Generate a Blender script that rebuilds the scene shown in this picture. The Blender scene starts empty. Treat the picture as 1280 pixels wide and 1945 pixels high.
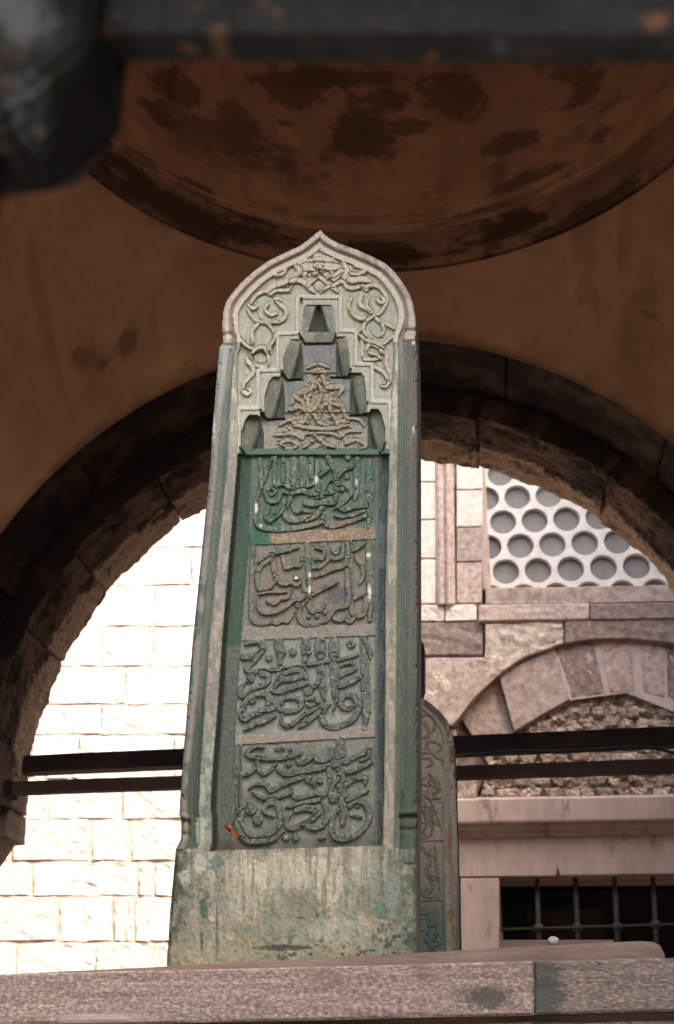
import bpy, math, random
import numpy as np
from mathutils import Vector, Matrix
random.seed(4); RS = np.random.RandomState(7)
S = bpy.context.scene; COL = S.collection
# ------------------------------------------------------------------ camera
F = 2200.0; CX, CY = 640.0, 972.5; EYE = np.array([0, 0, 1.6])
PITCH, YAW, ROLL = [math.radians(a) for a in (26, -8, .75)]
fw = np.array([math.sin(YAW)*math.cos(PITCH), math.cos(YAW)*math.cos(PITCH), math.sin(PITCH)])
rt = np.array([math.cos(YAW), -math.sin(YAW), 0.]); up = np.cross(rt, fw)
rt, up = rt*math.cos(ROLL)+up*math.sin(ROLL), -rt*math.sin(ROLL)+up*math.cos(ROLL)
cam = bpy.data.cameras.new('camera'); co = bpy.data.objects.new('camera', cam); COL.objects.link(co); S.camera = co
co.matrix_world = Matrix(((rt[0], up[0], -fw[0], 0), (rt[1], up[1], -fw[1], 0), (rt[2], up[2], -fw[2], 1.6), (0, 0, 0, 1)))
cam.sensor_fit = 'VERTICAL'; cam.sensor_height = 36; cam.lens = 36*F/1945; cam.clip_start = .01; cam.clip_end = 400
cam.dof.use_dof = True; cam.dof.focus_distance = 2.75; cam.dof.aperture_fstop = 6.6
# ------------------------------------------------------------------ world, sun, exposure
SUN = Vector((.6, -.42, 1.05)).normalized()
S.world = bpy.data.worlds.new('World'); S.world.use_nodes = True
wn = S.world.node_tree; wn.nodes.clear()
sky = wn.nodes.new('ShaderNodeTexSky'); sky.sky_type = 'NISHITA'; sky.sun_disc = False
sky.sun_elevation = math.asin(SUN.z); sky.sun_rotation = math.atan2(SUN.x, SUN.y)
sky.dust_density = 6; sky.air_density = .8; sky.ozone_density = .6; sky.altitude = 50
bg = wn.nodes.new('ShaderNodeBackground'); bg.inputs[1].default_value = .15
wo = wn.nodes.new('ShaderNodeOutputWorld'); wn.links.new(sky.outputs[0], bg.inputs[0]); wn.links.new(bg.outputs[0], wo.inputs[0])
sl = bpy.data.lights.new('sun', 'SUN'); sl.energy = 3.4; sl.angle = math.radians(.5); sl.color = (1, .93, .84)
so = bpy.data.objects.new('sun', sl); COL.objects.link(so); so.rotation_euler = SUN.to_track_quat('Z', 'Y').to_euler(); so.location = (6, -4, 14)
S.view_settings.view_transform = 'Standard'; S.view_settings.look = 'None'; S.view_settings.gamma = 1
S.view_settings.use_curve_mapping = False; S.view_settings.exposure = 2.55
S.render.engine = 'CYCLES'; S.cycles.max_bounces = 8; S.cycles.diffuse_bounces = 5
# ------------------------------------------------------------------ projection helpers (pixel of the 1280x1945 photo <-> world)
def onY(px, py, Y):
    px = np.asarray(px, float); py = np.asarray(py, float); Y = np.asarray(Y, float)
    d = fw*F + rt*(px-CX)[..., None] - up*(py-CY)[..., None]
    return EYE + d*(Y/d[..., 1])[..., None]
def pix(P):
    d = np.asarray(P, float)-EYE; z = d@fw
    return CX+F*(d@rt)/z, CY-F*(d@up)/z
# ------------------------------------------------------------------ noise
def vnoise(x, y, seed=0):
    r = np.random.RandomState(seed).rand(256, 256)
    xi = np.floor(x).astype(int); yi = np.floor(y).astype(int); fx = x-xi; fy = y-yi
    fx = fx*fx*(3-2*fx); fy = fy*fy*(3-2*fy)
    a = r[yi % 256, xi % 256]; b = r[yi % 256, (xi+1) % 256]; c = r[(yi+1) % 256, xi % 256]; d = r[(yi+1) % 256, (xi+1) % 256]
    return (a*(1-fx)+b*fx)*(1-fy)+(c*(1-fx)+d*fx)*fy
def fbm(x, y, seed=0, o=4):
    s = 0; a = 1; t = 0
    for i in range(o):
        s = s+a*vnoise(x*2**i+i*17.3, y*2**i+i*9.1, seed+i); t += a; a *= .55
    return s/t
def ss(a, b, x):
    t = np.clip((x-a)/(b-a), 0, 1); return t*t*(3-2*t)
# ------------------------------------------------------------------ object helpers
def link(name, me, parent=None):
    o = bpy.data.objects.new(name, me); COL.objects.link(o)
    if parent is not None: o.parent = parent
    return o
def tag(o, label=None, cat=None, group=None, kind=None):
    for k, v in (('label', label), ('category', cat), ('group', group), ('kind', kind)):
        if v: o[k] = v
    return o
def thing(name, label, cat, loc=(0, 0, 0), group=None):
    o = link(name, None); o.location = loc; ORG[o.name] = np.array(loc, float); return tag(o, label, cat, group)
ORG = {}
def base(parent):
    b = np.zeros(3)
    while parent is not None: b = b+np.array(parent.location); parent = parent.parent
    return b
def mesh(name, V, Fc, m, parent=None, smooth=False, col=None):
    me = bpy.data.meshes.new(name); V = np.asarray(V, float)-base(parent)
    if isinstance(Fc, np.ndarray) and Fc.shape[1] == 4 and len(Fc) > 500:
        me.vertices.add(len(V)); me.vertices.foreach_set('co', V.ravel().astype(np.float32))
        me.loops.add(len(Fc)*4); me.loops.foreach_set('vertex_index', Fc.ravel().astype(np.int32))
        me.polygons.add(len(Fc)); me.polygons.foreach_set('loop_start', np.arange(0, len(Fc)*4, 4, dtype=np.int32)); me.update(calc_edges=True)
    else:
        me.from_pydata([tuple(v) for v in V], [], [tuple(int(i) for i in f) for f in Fc])
    me.materials.append(m)
    if smooth: me.polygons.foreach_set('use_smooth', [True]*len(me.polygons))
    if col is not None:
        a = me.attributes.new('patina_shade', 'FLOAT_COLOR', 'POINT')
        c = np.ones((len(V), 4), np.float32); c[:, :3] = col; a.data.foreach_set('color', c.ravel())
    me.validate(); return link(name, me, parent)
def box_vf(x0, x1, y0, y1, z0, z1):
    V = [(x0, y0, z0), (x1, y0, z0), (x1, y1, z0), (x0, y1, z0), (x0, y0, z1), (x1, y0, z1), (x1, y1, z1), (x0, y1, z1)]
    return V, [(0, 3, 2, 1), (4, 5, 6, 7), (0, 1, 5, 4), (1, 2, 6, 5), (2, 3, 7, 6), (3, 0, 4, 7)]
def box(name, m, parent, *a, **k):
    V, f = box_vf(*a); return mesh(name, V, f, m, parent, **k)
def join_vf(parts):
    V = []; Fc = []
    for v, f in parts:
        n = len(V); V += [tuple(p) for p in v]; Fc += [tuple(i+n for i in q) for q in f]
    return V, Fc
def tube_vf(pts, r, n=10, caps=True):
    P = [Vector(p) for p in pts]; V = []; Fc = []; ref = Vector((0, 0, 1))
    for i, p in enumerate(P):
        t = (P[min(i+1, len(P)-1)]-P[max(i-1, 0)]).normalized()
        a = t.cross(ref if abs(t.z) < .9 else Vector((1, 0, 0))).normalized(); b = t.cross(a)
        rr = r[i] if isinstance(r, (list, tuple)) else r
        for k in range(n):
            th = 2*math.pi*k/n; V.append(tuple(p+a*math.cos(th)*rr+b*math.sin(th)*rr))
    for i in range(len(P)-1):
        for k in range(n):
            Fc.append((i*n+k, i*n+(k+1) % n, (i+1)*n+(k+1) % n, (i+1)*n+k))
    if caps: Fc += [tuple(range(n))[::-1], tuple(range((len(P)-1)*n, len(P)*n))]
    return V, Fc
# a stone: four corners (tl, tr, br, bl) in world space on its face plane, pushed back by depth; rough face, worn edges
_sc = [0]
def stone(name, q, depth, m, parent, n=7, mm=5, rough=.006, bev=.008, nrm=(0, -1, 0), top=None, bot=None, freq=9, jit=.004):
    _sc[0] += 1; sd = _sc[0]
    q = np.asarray(q, float); nrm = np.asarray(nrm, float)
    u = np.linspace(0, 1, n+1); v = np.linspace(0, 1, mm+1)
    e = bev/ max(np.linalg.norm(q[1]-q[0]), .02); e2 = bev/max(np.linalg.norm(q[3]-q[0]), .02)
    e = min(e, .2); e2 = min(e2, .2); u = np.concatenate([[0], np.clip(u, e, 1-e)[0:1], u[1:-1], [1-e], [1]]); v = np.concatenate([[0], [e2], v[1:-1], [1-e2], [1]])
    U, Vv = np.meshgrid(u, v)
    T = q[0]+(q[1]-q[0])*U[..., None] if top is None else polyl(top, U)
    B = q[3]+(q[2]-q[3])*U[..., None] if bot is None else polyl(bot, U)
    P = T+(B-T)*Vv[..., None]
    h = (fbm(U*4*freq/9+sd*3.1, Vv*3*freq/9+sd*1.7, 11, 3)-.5)*2*rough+(fbm(U*17+sd, Vv*13, 5, 2)-.5)*rough
    edge = (U < 1e-6) | (U > 1-1e-6) | (Vv < 1e-6) | (Vv > 1-1e-6)
    h = np.where(edge, -bev*(.6+.8*vnoise(U*9+sd, Vv*9, 3)), h)
    ec = (vnoise(U*7+sd, Vv*7+.3, 21)-.5)*2*jit; ez = (vnoise(U*7+sd+50, Vv*7+.3, 22)-.5)*2*jit
    P = P+nrm*h[..., None]; P[..., 0] += np.where(edge, ec, 0); P[..., 2] += np.where(edge, ez, 0)
    R, Cc = U.shape; idx = np.arange(R*Cc).reshape(R, Cc)
    Fc = [(idx[i, j], idx[i+1, j], idx[i+1, j+1], idx[i, j+1]) for i in range(R-1) for j in range(Cc-1)]
    rim = list(idx[0, :])+list(idx[1:, -1])+list(idx[-1, ::-1][1:])+list(idx[::-1, 0][1:-1])
    V = P.reshape(-1, 3); Bk = V[rim]-nrm*depth; n0 = len(V); V = np.vstack([V, Bk]); k = len(rim)
    for i in range(k): Fc.append((rim[i], rim[(i+1) % k], n0+(i+1) % k, n0+i))
    return mesh(name, V, Fc, m, parent)
def polyl(P, U):
    P = np.asarray(P, float); L = np.concatenate([[0], np.cumsum(np.linalg.norm(np.diff(P, axis=0), axis=1))]); L /= L[-1]
    return np.stack([np.interp(U, L, P[:, k]) for k in range(3)], -1)
def quad(pts, Y): return onY([p[0] for p in pts], [p[1] for p in pts], Y)
def rectq(x0, y0, x1, y1, Y, g=1.6, s=-.017):
    # x0,y0,x1,y1 in photo pixels; g: half joint in pixels; rows follow the wall's slight slope
    yy = lambda x, y: y+s*(x-(x0+x1)/2)
    return quad([(x0+g, yy(x0, y0+g)), (x1-g, yy(x1, y0+g)), (x1-g, yy(x1, y1-g)), (x0+g, yy(x0, y1-g))], Y)
# ------------------------------------------------------------------ materials
def mat(name, cols, scale=6., rough=.85, bump=.25, bscale=60., var=.12, attr=False, stretch=(1, 1, 1), spots=None, metal=0., spec=.3, det=8, blotch=None):
    m = bpy.data.materials.new(name); m.use_nodes = True; t = m.node_tree; N = t.nodes; L = t.links
    b = N['Principled BSDF']; b.inputs['Roughness'].default_value = rough; b.inputs['Metallic'].default_value = metal
    b.inputs['Specular IOR Level'].default_value = spec
    tc = N.new('ShaderNodeNewGeometry'); mp = N.new('ShaderNodeMapping'); L.new(tc.outputs['Position'], mp.inputs[0]); mp.inputs['Scale'].default_value = stretch
    n = N.new('ShaderNodeTexNoise'); n.inputs['Scale'].default_value = scale; n.inputs['Detail'].default_value = det; n.inputs['Roughness'].default_value = .65
    oi = N.new('ShaderNodeObjectInfo'); ad = N.new('ShaderNodeVectorMath'); ad.operation = 'ADD'
    cb = N.new('ShaderNodeCombineXYZ'); ml = N.new('ShaderNodeMath'); ml.operation = 'MULTIPLY'; ml.inputs[1].default_value = 9.
    L.new(oi.outputs['Random'], ml.inputs[0]); L.new(ml.outputs[0], cb.inputs[0]); L.new(mp.outputs[0], ad.inputs[0]); L.new(cb.outputs[0], ad.inputs[1])
    L.new(ad.outputs[0], n.inputs['Vector'])
    if attr:
        a = N.new('ShaderNodeAttribute'); a.attribute_name = 'patina_shade'; src = a.outputs['Color']
        mr = N.new('ShaderNodeMapRange'); mr.inputs['From Min'].default_value = .25; mr.inputs['From Max'].default_value = .75
        mr.inputs['To Min'].default_value = 1-var*2; mr.inputs['To Max'].default_value = 1+var*2; L.new(n.outputs['Fac'], mr.inputs[0])
        mx = N.new('ShaderNodeVectorMath'); mx.operation = 'SCALE'; L.new(src, mx.inputs[0]); L.new(mr.outputs[0], mx.inputs['Scale']); out = mx.outputs[0]
    else:
        r = N.new('ShaderNodeValToRGB'); L.new(n.outputs['Fac'], r.inputs[0])
        el = r.color_ramp.elements; k = len(cols)
        for i, c in enumerate(cols):
            e = el[i] if i < 2 else el.new(1)
            e.position = .28+.44*i/(k-1); e.color = (*c, 1)
        mr = N.new('ShaderNodeMapRange'); mr.inputs['To Min'].default_value = 1-var; mr.inputs['To Max'].default_value = 1+var; L.new(oi.outputs['Random'], mr.inputs[0])
        mx = N.new('ShaderNodeVectorMath'); mx.operation = 'SCALE'; L.new(r.outputs[0], mx.inputs[0]); L.new(mr.outputs[0], mx.inputs['Scale']); out = mx.outputs[0]
    if spots:   # (scale, threshold, colour): separate blotches of dirt / lichen / rust / painted highlight
        for sc, th, c in spots:
            n2 = N.new('ShaderNodeTexNoise'); n2.inputs['Scale'].default_value = sc; n2.inputs['Detail'].default_value = 6; n2.inputs['Roughness'].default_value = .7
            L.new(ad.outputs[0], n2.inputs['Vector'])
            m2 = N.new('ShaderNodeMapRange'); m2.inputs['From Min'].default_value = th; m2.inputs['From Max'].default_value = th+.06; L.new(n2.outputs['Fac'], m2.inputs[0])
            x = N.new('ShaderNodeMix'); x.data_type = 'RGBA'; L.new(m2.outputs[0], x.inputs['Factor']); L.new(out, x.inputs['A']); x.inputs['B'].default_value = (*c, 1); out = x.outputs['Result']
    for c0, rad, c in (blotch or []):
        sb = N.new('ShaderNodeVectorMath'); sb.operation = 'SUBTRACT'; L.new(tc.outputs['Position'], sb.inputs[0]); sb.inputs[1].default_value = tuple(c0)
        dv = N.new('ShaderNodeVectorMath'); dv.operation = 'DIVIDE'; L.new(sb.outputs[0], dv.inputs[0]); dv.inputs[1].default_value = tuple(rad)
        le = N.new('ShaderNodeVectorMath'); le.operation = 'LENGTH'; L.new(dv.outputs[0], le.inputs[0])
        nz = N.new('ShaderNodeTexNoise'); nz.inputs['Scale'].default_value = 3/min(rad[0], rad[2]); nz.inputs['Detail'].default_value = 5; L.new(tc.outputs['Position'], nz.inputs['Vector'])
        ma = N.new('ShaderNodeMath'); ma.operation = 'MULTIPLY_ADD'; L.new(nz.outputs['Fac'], ma.inputs[0]); ma.inputs[1].default_value = 1.6; L.new(le.outputs['Value'], ma.inputs[2])
        m2 = N.new('ShaderNodeMapRange'); m2.inputs['From Min'].default_value = 2.0; m2.inputs['From Max'].default_value = 1.4; m2.inputs['To Max'].default_value = .85; L.new(ma.outputs[0], m2.inputs[0])
        x = N.new('ShaderNodeMix'); x.data_type = 'RGBA'; L.new(m2.outputs[0], x.inputs['Factor']); L.new(out, x.inputs['A']); x.inputs['B'].default_value = (*c, 1); out = x.outputs['Result']
    L.new(out, b.inputs['Base Color'])
    if bump:
        n3 = N.new('ShaderNodeTexNoise'); n3.inputs['Scale'].default_value = bscale; n3.inputs['Detail'].default_value = 6; n3.inputs['Roughness'].default_value = .7
        L.new(ad.outputs[0], n3.inputs['Vector']); bp = N.new('ShaderNodeBump'); bp.inputs['Strength'].default_value = bump; bp.inputs['Distance'].default_value = .6/bscale
        L.new(n3.outputs['Fac'], bp.inputs['Height']); L.new(bp.outputs[0], b.inputs['Normal'])
    return m
M = {}
M['stele'] = mat('weathered_marble', None, 90, .8, .25, 260, .10, attr=True)
M['plaster'] = mat('brown_plaster', None, 5, .95, .25, 40, .10, attr=True)
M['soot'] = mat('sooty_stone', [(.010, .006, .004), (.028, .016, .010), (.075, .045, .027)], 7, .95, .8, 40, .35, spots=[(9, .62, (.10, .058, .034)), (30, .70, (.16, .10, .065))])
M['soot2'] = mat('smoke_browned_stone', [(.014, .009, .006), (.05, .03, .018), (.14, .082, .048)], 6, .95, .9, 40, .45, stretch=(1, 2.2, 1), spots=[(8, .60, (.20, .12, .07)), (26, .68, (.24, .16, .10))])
M['archstone'] = mat('weathered_arch_stone', None, 45, .95, .8, 60, .16, attr=True)
M['rim'] = mat('tooled_stone', [(.10, .065, .042), (.25, .17, .11), (.36, .26, .18)], 9, .95, .9, 60, .15, spots=[(7, .62, (.045, .03, .02)), (40, .68, (.06, .04, .028))])
M['pier'] = mat('pier_stone', [(.20, .14, .105), (.32, .24, .185)], 4, .95, .4, 45, .1)
M['sunwall'] = mat('pale_limestone', [(.45, .385, .315), (.54, .475, .40), (.60, .55, .475)], 12, .95, .9, 40, .13, spots=[(15, .71, (.30, .215, .16)), (30, .68, (.42, .34, .27))])
M['mortar_pink'] = mat('pink_mortar', [(.38, .26, .21), (.47, .35, .29)], 8, .95, .5, 50, 0)
M['pink'] = mat('pinkish_stone', [(.18, .125, .10), (.41, .31, .245), (.54, .44, .36)], 18, .95, .8, 90, .14, spots=[(9, .64, (.17, .12, .095)), (13, .63, (.62, .53, .43)), (40, .68, (.12, .085, .065))])
M['dpink'] = mat('dark_pinkish_stone', [(.10, .070, .056), (.235, .17, .135), (.36, .28, .225)], 20, .95, .9, 90, .12, spots=[(11, .62, (.085, .06, .048)), (14, .65, (.42, .34, .27)), (40, .68, (.07, .05, .04))])
M['palest'] = mat('pale_pink_stone', [(.48, .385, .30), (.64, .535, .43), (.75, .65, .54)], 18, .95, .7, 90, .08, spots=[(14, .68, (.26, .19, .145)), (45, .70, (.25, .18, .14))])
M['rough'] = mat('rough_broken_stone', [(.22, .155, .10), (.52, .42, .32), (.70, .60, .48)], 16, .95, 1., 45, .08)
M['mortar_w'] = mat('pale_mortar', [(.38, .30, .26), (.55, .46, .40)], 8, .95, .4, 60, 0)
M['smooth'] = mat('smooth_pinkish_stone', [(.31, .228, .185), (.40, .302, .25), (.455, .355, .30)], 7, .85, .3, 160, .04, stretch=(1, 1, .3), spots=[(5.2, .58, (.23, .172, .14)), (9, .66, (.50, .40, .34))])
M['rubble'] = mat('rubble_infill', [(.05, .034, .024), (.27, .195, .14), (.52, .42, .32), (.68, .58, .46)], 17, .95, 1., 50, 0)
M['rubst'] = mat('broken_rubble_stone', [(.13, .09, .065), (.36, .27, .20), (.60, .50, .39)], 26, .95, 1., 70, .35, spots=[(16, .66, (.07, .05, .037))])
M['lattice'] = mat('white_plaster', [(.52, .46, .385), (.72, .665, .58)], 9, .85, .4, 50, 0, spots=[(13, .66, (.42, .355, .285))])
M['glass'] = mat('dusty_glass', [(.16, .14, .115), (.215, .19, .16)], 7, .5, .05, 30, .12, stretch=(1, 1, .3))
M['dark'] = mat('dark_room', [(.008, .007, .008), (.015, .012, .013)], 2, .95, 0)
M['grille'] = mat('grey_iron', [(.022, .022, .017), (.055, .052, .042)], 14, .7, .2, 90, .1)
M['iron'] = mat('dark_rusty_iron', [(.014, .009, .008), (.035, .020, .015), (.07, .036, .022)], 9, .85, .3, 60, .1, stretch=(.3, 1, 1))
M['rust'] = mat('rusty_iron', [(.035, .020, .015), (.085, .045, .03), (.13, .08, .055)], 9, .85, .3, 60, .1, stretch=(.3, 1, 1))
M['ledge'] = mat('granular_pink_marble', [(.10, .075, .06), (.29, .22, .185), (.60, .50, .43)], 190, .9, .6, 170, .05, stretch=(.6, 1, 1.1), det=5, spots=[(6, .60, (.19, .148, .12)), (17, .62, (.38, .31, .265)), (26, .68, (.10, .08, .065))], blotch=[(onY(925, 1893, 2.2), (.045, .1, .018), (.075, .07, .062)), (onY(200, 1940, 2.2), (.10, .1, .016), (.42, .34, .30))])
M['ledge2'] = mat('stained_pink_marble', [(.085, .068, .053), (.22, .17, .14), (.45, .37, .31)], 210, .9, .6, 170, .05, stretch=(.45, 1, 1.3), det=3, spots=[(9, .58, (.12, .105, .08))], blotch=[(onY(1035, 1880, 2.2), (.035, .1, .09), (.07, .078, .065))])
M['lid'] = mat('brown_marble_slab', [(.16, .105, .075), (.27, .19, .14), (.36, .27, .21)], 14, .9, .4, 120, .05, stretch=(.3, 1, 2.2))
M['fgiron'] = mat('painted_rusty_iron', [(.006, .009, .010), (.014, .021, .023), (.035, .044, .046)], 30, .7, .5, 90, 0, spots=[(80, .60, (.26, .12, .06)), (40, .63, (.11, .15, .17))], spec=.35,  # bluish spots stand in for highlights; orange ones are rust
    blotch=[(onY(66, 110, .285), (.020, .06, .012), (.42, .56, .64)), (onY(30, 20, .29), (.012, .04, .012), (.22, .26, .29)), (onY(120, 70, .285), (.006, .04, .010), (.30, .19, .14)), (onY(238, 180, .29), (.0035, .05, .010), (.22, .22, .26)), (onY(1010, 70, .32), (.010, .05, .004), (.13, .075, .05)), (onY(1245, 38, .32), (.005, .05, .003), (.20, .10, .05)), (onY(410, 50, .32), (.004, .05, .002), (.13, .075, .05))])  # pale bluish blotches paint a highlight on the knob; brown ones are rust
M['black'] = mat('black_plastic', [(.008, .008, .008), (.014, .014, .014)], 8, .5, 0)
M['leaf'] = mat('dry_leaf', [(.30, .07, .02), (.46, .15, .05)], 60, .8, .3, 200, 0)
M['peb'] = mat('white_pebble', [(.62, .58, .52), (.75, .72, .66)], 30, .8, .2, 90, 0)
M['ground'] = mat('paving', [(.16, .13, .11), (.25, .21, .18)], 2.5, .9, .3, 20, 0)
M['roof'] = mat('lead_roof', [(.18, .18, .18), (.26, .26, .26)], 3, .7, .1, 20, 0)
# ------------------------------------------------------------------ ground
GV = [(-120, -120, 0), (120, -120, 0), (120, 120, 0), (-120, 120, 0)]
tag(mesh('ground', GV, [(0, 1, 2, 3)], M['ground']), kind='structure')
# ================================================================== PORTICO
port = thing('portico', 'dim domed portico of brown plaster with one wide stone arch opening on the courtyard', 'portico', (-.65, 3.0, 0))
XC, ZC, RN, RF = -.652, 3.05, 2.075, 1.965
XL, XR, Y0, Y1, Y2 = -2.47, 1.42, .96, 5.1, 6.2
ring_c = (-.335, 3.39); RR = 1.62; ZR = 5.5
def outer(th):
    c = np.array([XC, (Y0+Y1)/2]); d = np.array([math.cos(th), math.sin(th)])
    ts = []
    for a, lim in ((0, XL), (0, XR), (1, Y0), (1, Y1)):
        if abs(d[a]) > 1e-6:
            t = (lim-c[a])/d[a]
            if t > 0: ts.append((t, a))
    t, a = min(ts); p = c+d*t
    if a == 1: z = ZC+math.sqrt(max(RN**2-(p[0]-XC)**2, .01))
    else: z = ZC+math.sqrt(2.3**2-(p[1]-3.03)**2)
    return np.array([p[0], p[1], z])
# order: sample theta non uniformly, fine where the camera looks
ths = np.concatenate([np.linspace(-math.pi*1.05, math.radians(10), 60, endpoint=False), np.linspace(math.radians(10), math.radians(171), 420)])
ths = ths[(ths > math.radians(171)-2*math.pi)]
nr = 46
O = np.array([outer(t) for t in ths])
I = np.array([[ring_c[0]+RR*math.cos(t), ring_c[1]+RR*math.sin(t), ZR] for t in ths])
P = []
for k in range(nr+1):
    s = k/nr; base_ = O+(I-O)*s
    L_ = np.linalg.norm(I-O, axis=1)
    dirn = np.stack([O[:, 0]-ring_c[0], O[:, 1]-ring_c[1], np.full(len(O), 1.2)], -1); dirn /= np.linalg.norm(dirn, axis=1)[:, None]
    P.append(base_+dirn*(L_*.16*4*s*(1-s)*.5)[:, None])
P = np.array(P)
def gridF(R, Cn, wrap=False, flip=False):
    i, j = np.meshgrid(np.arange(R-1), np.arange(Cn if wrap else Cn-1), indexing='ij'); j2 = (j+1) % Cn
    f = np.stack([i*Cn+j, i*Cn+j2, (i+1)*Cn+j2, (i+1)*Cn+j], -1).reshape(-1, 4)
    return f[:, ::-1] if flip else f
def blob(x, y, cx, cy, rx, ry, ang=0, seed=0, soft=.25):
    a = math.radians(ang); dx = x-cx; dy = y-cy; u = (dx*math.cos(a)+dy*math.sin(a))/rx; v = (-dx*math.sin(a)+dy*math.cos(a))/ry
    d = np.sqrt(u*u+v*v)+(fbm(x/9, y/9, seed)-.5)*.9
    return 1-ss(1-soft, 1+soft, d)
def mixc(c, col, m): return c*(1-m[:, None])+np.array(col)*m[:, None]
PLC = np.array((.42, .232, .132))
def plaster_col(V):
    x, y = pix(V); x = np.clip(x, -2000, 4000); y = np.clip(y, -3000, 3000)
    c = np.tile(PLC, (len(V), 1))*(.80+.40*fbm(V[:, 0]*2.3+9, V[:, 1]*2.3+V[:, 2]*2, 31))[:, None]
    c = c*(.9+.2*fbm(V[:, 0]*11, V[:, 2]*11+V[:, 1]*5, 33))[:, None]*(.9+.2*fbm(V[:, 0]*4+V[:, 1]*3, V[:, 2]*40, 34))[:, None]
    c = c*(1-.22*ss(.60, .66, fbm(V[:, 0]*5, V[:, 2]*5+V[:, 1]*4, 38, 4)))[:, None]
    return c, x, y
V = P.reshape(-1, 3); c, x, y = plaster_col(V)
for a in ((170, 682, 42, 24, 5, 1), (245, 648, 16, 34, 20, 2), (1236, 600, 20, 6, 10, 4), (320, 752, 60, 8, -30, 5), (110, 885, 20, 5, -40, 6)):
    c = mixc(c, PLC*.42, blob(x, y, *a)*.8)
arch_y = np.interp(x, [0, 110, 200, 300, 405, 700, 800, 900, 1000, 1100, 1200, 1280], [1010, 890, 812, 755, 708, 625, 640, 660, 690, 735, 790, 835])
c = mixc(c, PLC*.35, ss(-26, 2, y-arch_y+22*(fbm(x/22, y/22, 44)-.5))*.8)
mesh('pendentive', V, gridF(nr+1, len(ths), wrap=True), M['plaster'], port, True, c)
# moulded ring under the dome, and the dome
prof = [(RR, ZR), (RR+.004, ZR-.012), (RR-.03, ZR-.02), (RR-.045, ZR+.0), (RR-.045, ZR+.05), (RR-.03, ZR+.07), (RR-.055, ZR+.085), (RR-.055, ZR+.125), (RR-.04, ZR+.135), (RR-.04, ZR+.165), (RR-.06, ZR+.175), (RR-.06, ZR+.20)]
def lathe(prof, nth=420):
    t = np.linspace(0, 2*math.pi, nth, endpoint=False)
    return np.array([[(ring_c[0]+r*math.cos(a), ring_c[1]+r*math.sin(a), z) for a in t] for r, z in prof])
pf = []
for i in range(len(prof)-1):
    for k in range(3): pf.append(tuple(np.array(prof[i])*(1-k/3)+np.array(prof[i+1])*k/3))
pf.append(prof[-1])
G = lathe(pf, 700); V = G.reshape(-1, 3); c, x, y = plaster_col(V); c = c*.62
A_ = np.arctan2(V[:, 1]-ring_c[1], V[:, 0]-ring_c[0]); zz = (V[:, 2]-ZR)/.2
st = ss(.50, .62, fbm(A_*5+3, zz*1.6, 52)*.75+.25*fbm(A_*30, zz*8, 53))
c = mixc(c, PLC*.16, st*.9)
for a in ((330, 395, 130, 24, 25, 61), (470, 440, 60, 13, 14, 62), (985, 425, 70, 13, -18, 63), (720, 480, 90, 22, 4, 64), (240, 320, 70, 15, 34, 65)): c = mixc(c, PLC*.14, blob(x, y, *a)*.9)
mesh('ring_moulding', V, gridF(len(pf), 700, wrap=True), M['plaster'], port, False, c)
dp = [(( RR-.06)*math.cos(a), ZR+.20+1.25*math.sin(a)) for a in np.linspace(0, math.pi/2*.995, 150)]
G = lathe(dp, 500); V = G.reshape(-1, 3); c, x, y = plaster_col(V); c = c*np.array([.98, .95, .98])
A_ = np.arctan2(V[:, 1]-ring_c[1], V[:, 0]-ring_c[0]); zz = V[:, 2]-ZR
st = ss(.53, .60, fbm(A_*3.2+1.2, zz*3.5+4, 71)*.7+.3*fbm(A_*14, zz*24, 72)); c = mixc(c, PLC*.30, st*.75*ss(.35, .55, zz))
st = ss(.56, .62, fbm(A_*1.6+7, zz*26, 75)*.8+.2*fbm(A_*20, zz*40, 76)); c = mixc(c, PLC*.34, st*.6*(1-ss(.2, .6, zz)))
for a in ((690, 262, 60, 42, 12, 81), (560, 178, 60, 30, 5, 82), (735, 190, 45, 22, 0, 83), (860, 180, 65, 48, 10, 84), (775, 240, 40, 18, 0, 85), (330, 165, 55, 30, 30, 86), (300, 215, 50, 14, 40, 87), (265, 300, 40, 12, 35, 88), (370, 360, 46, 16, 30, 89), (1000, 340, 90, 12, -22, 90), (1140, 255, 26, 12, -35, 91), (540, 232, 18, 6, 15, 92), (930, 400, 110, 8, -14, 93), (970, 270, 60, 20, -20, 94), (620, 150, 160, 18, 0, 95)):
    c = mixc(c, PLC*.27, blob(x, y, *a, soft=.2)*.75)
# thin highlight line painted round the dome just above the rim
ln = np.exp(-((zz-.235-.004*np.sin(A_*9))/.006)**2); c = mixc(c, PLC*1.5, ln*.5)
mesh('dome', V, gridF(len(dp), 500, wrap=True), M['plaster'], port, True, c)
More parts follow.
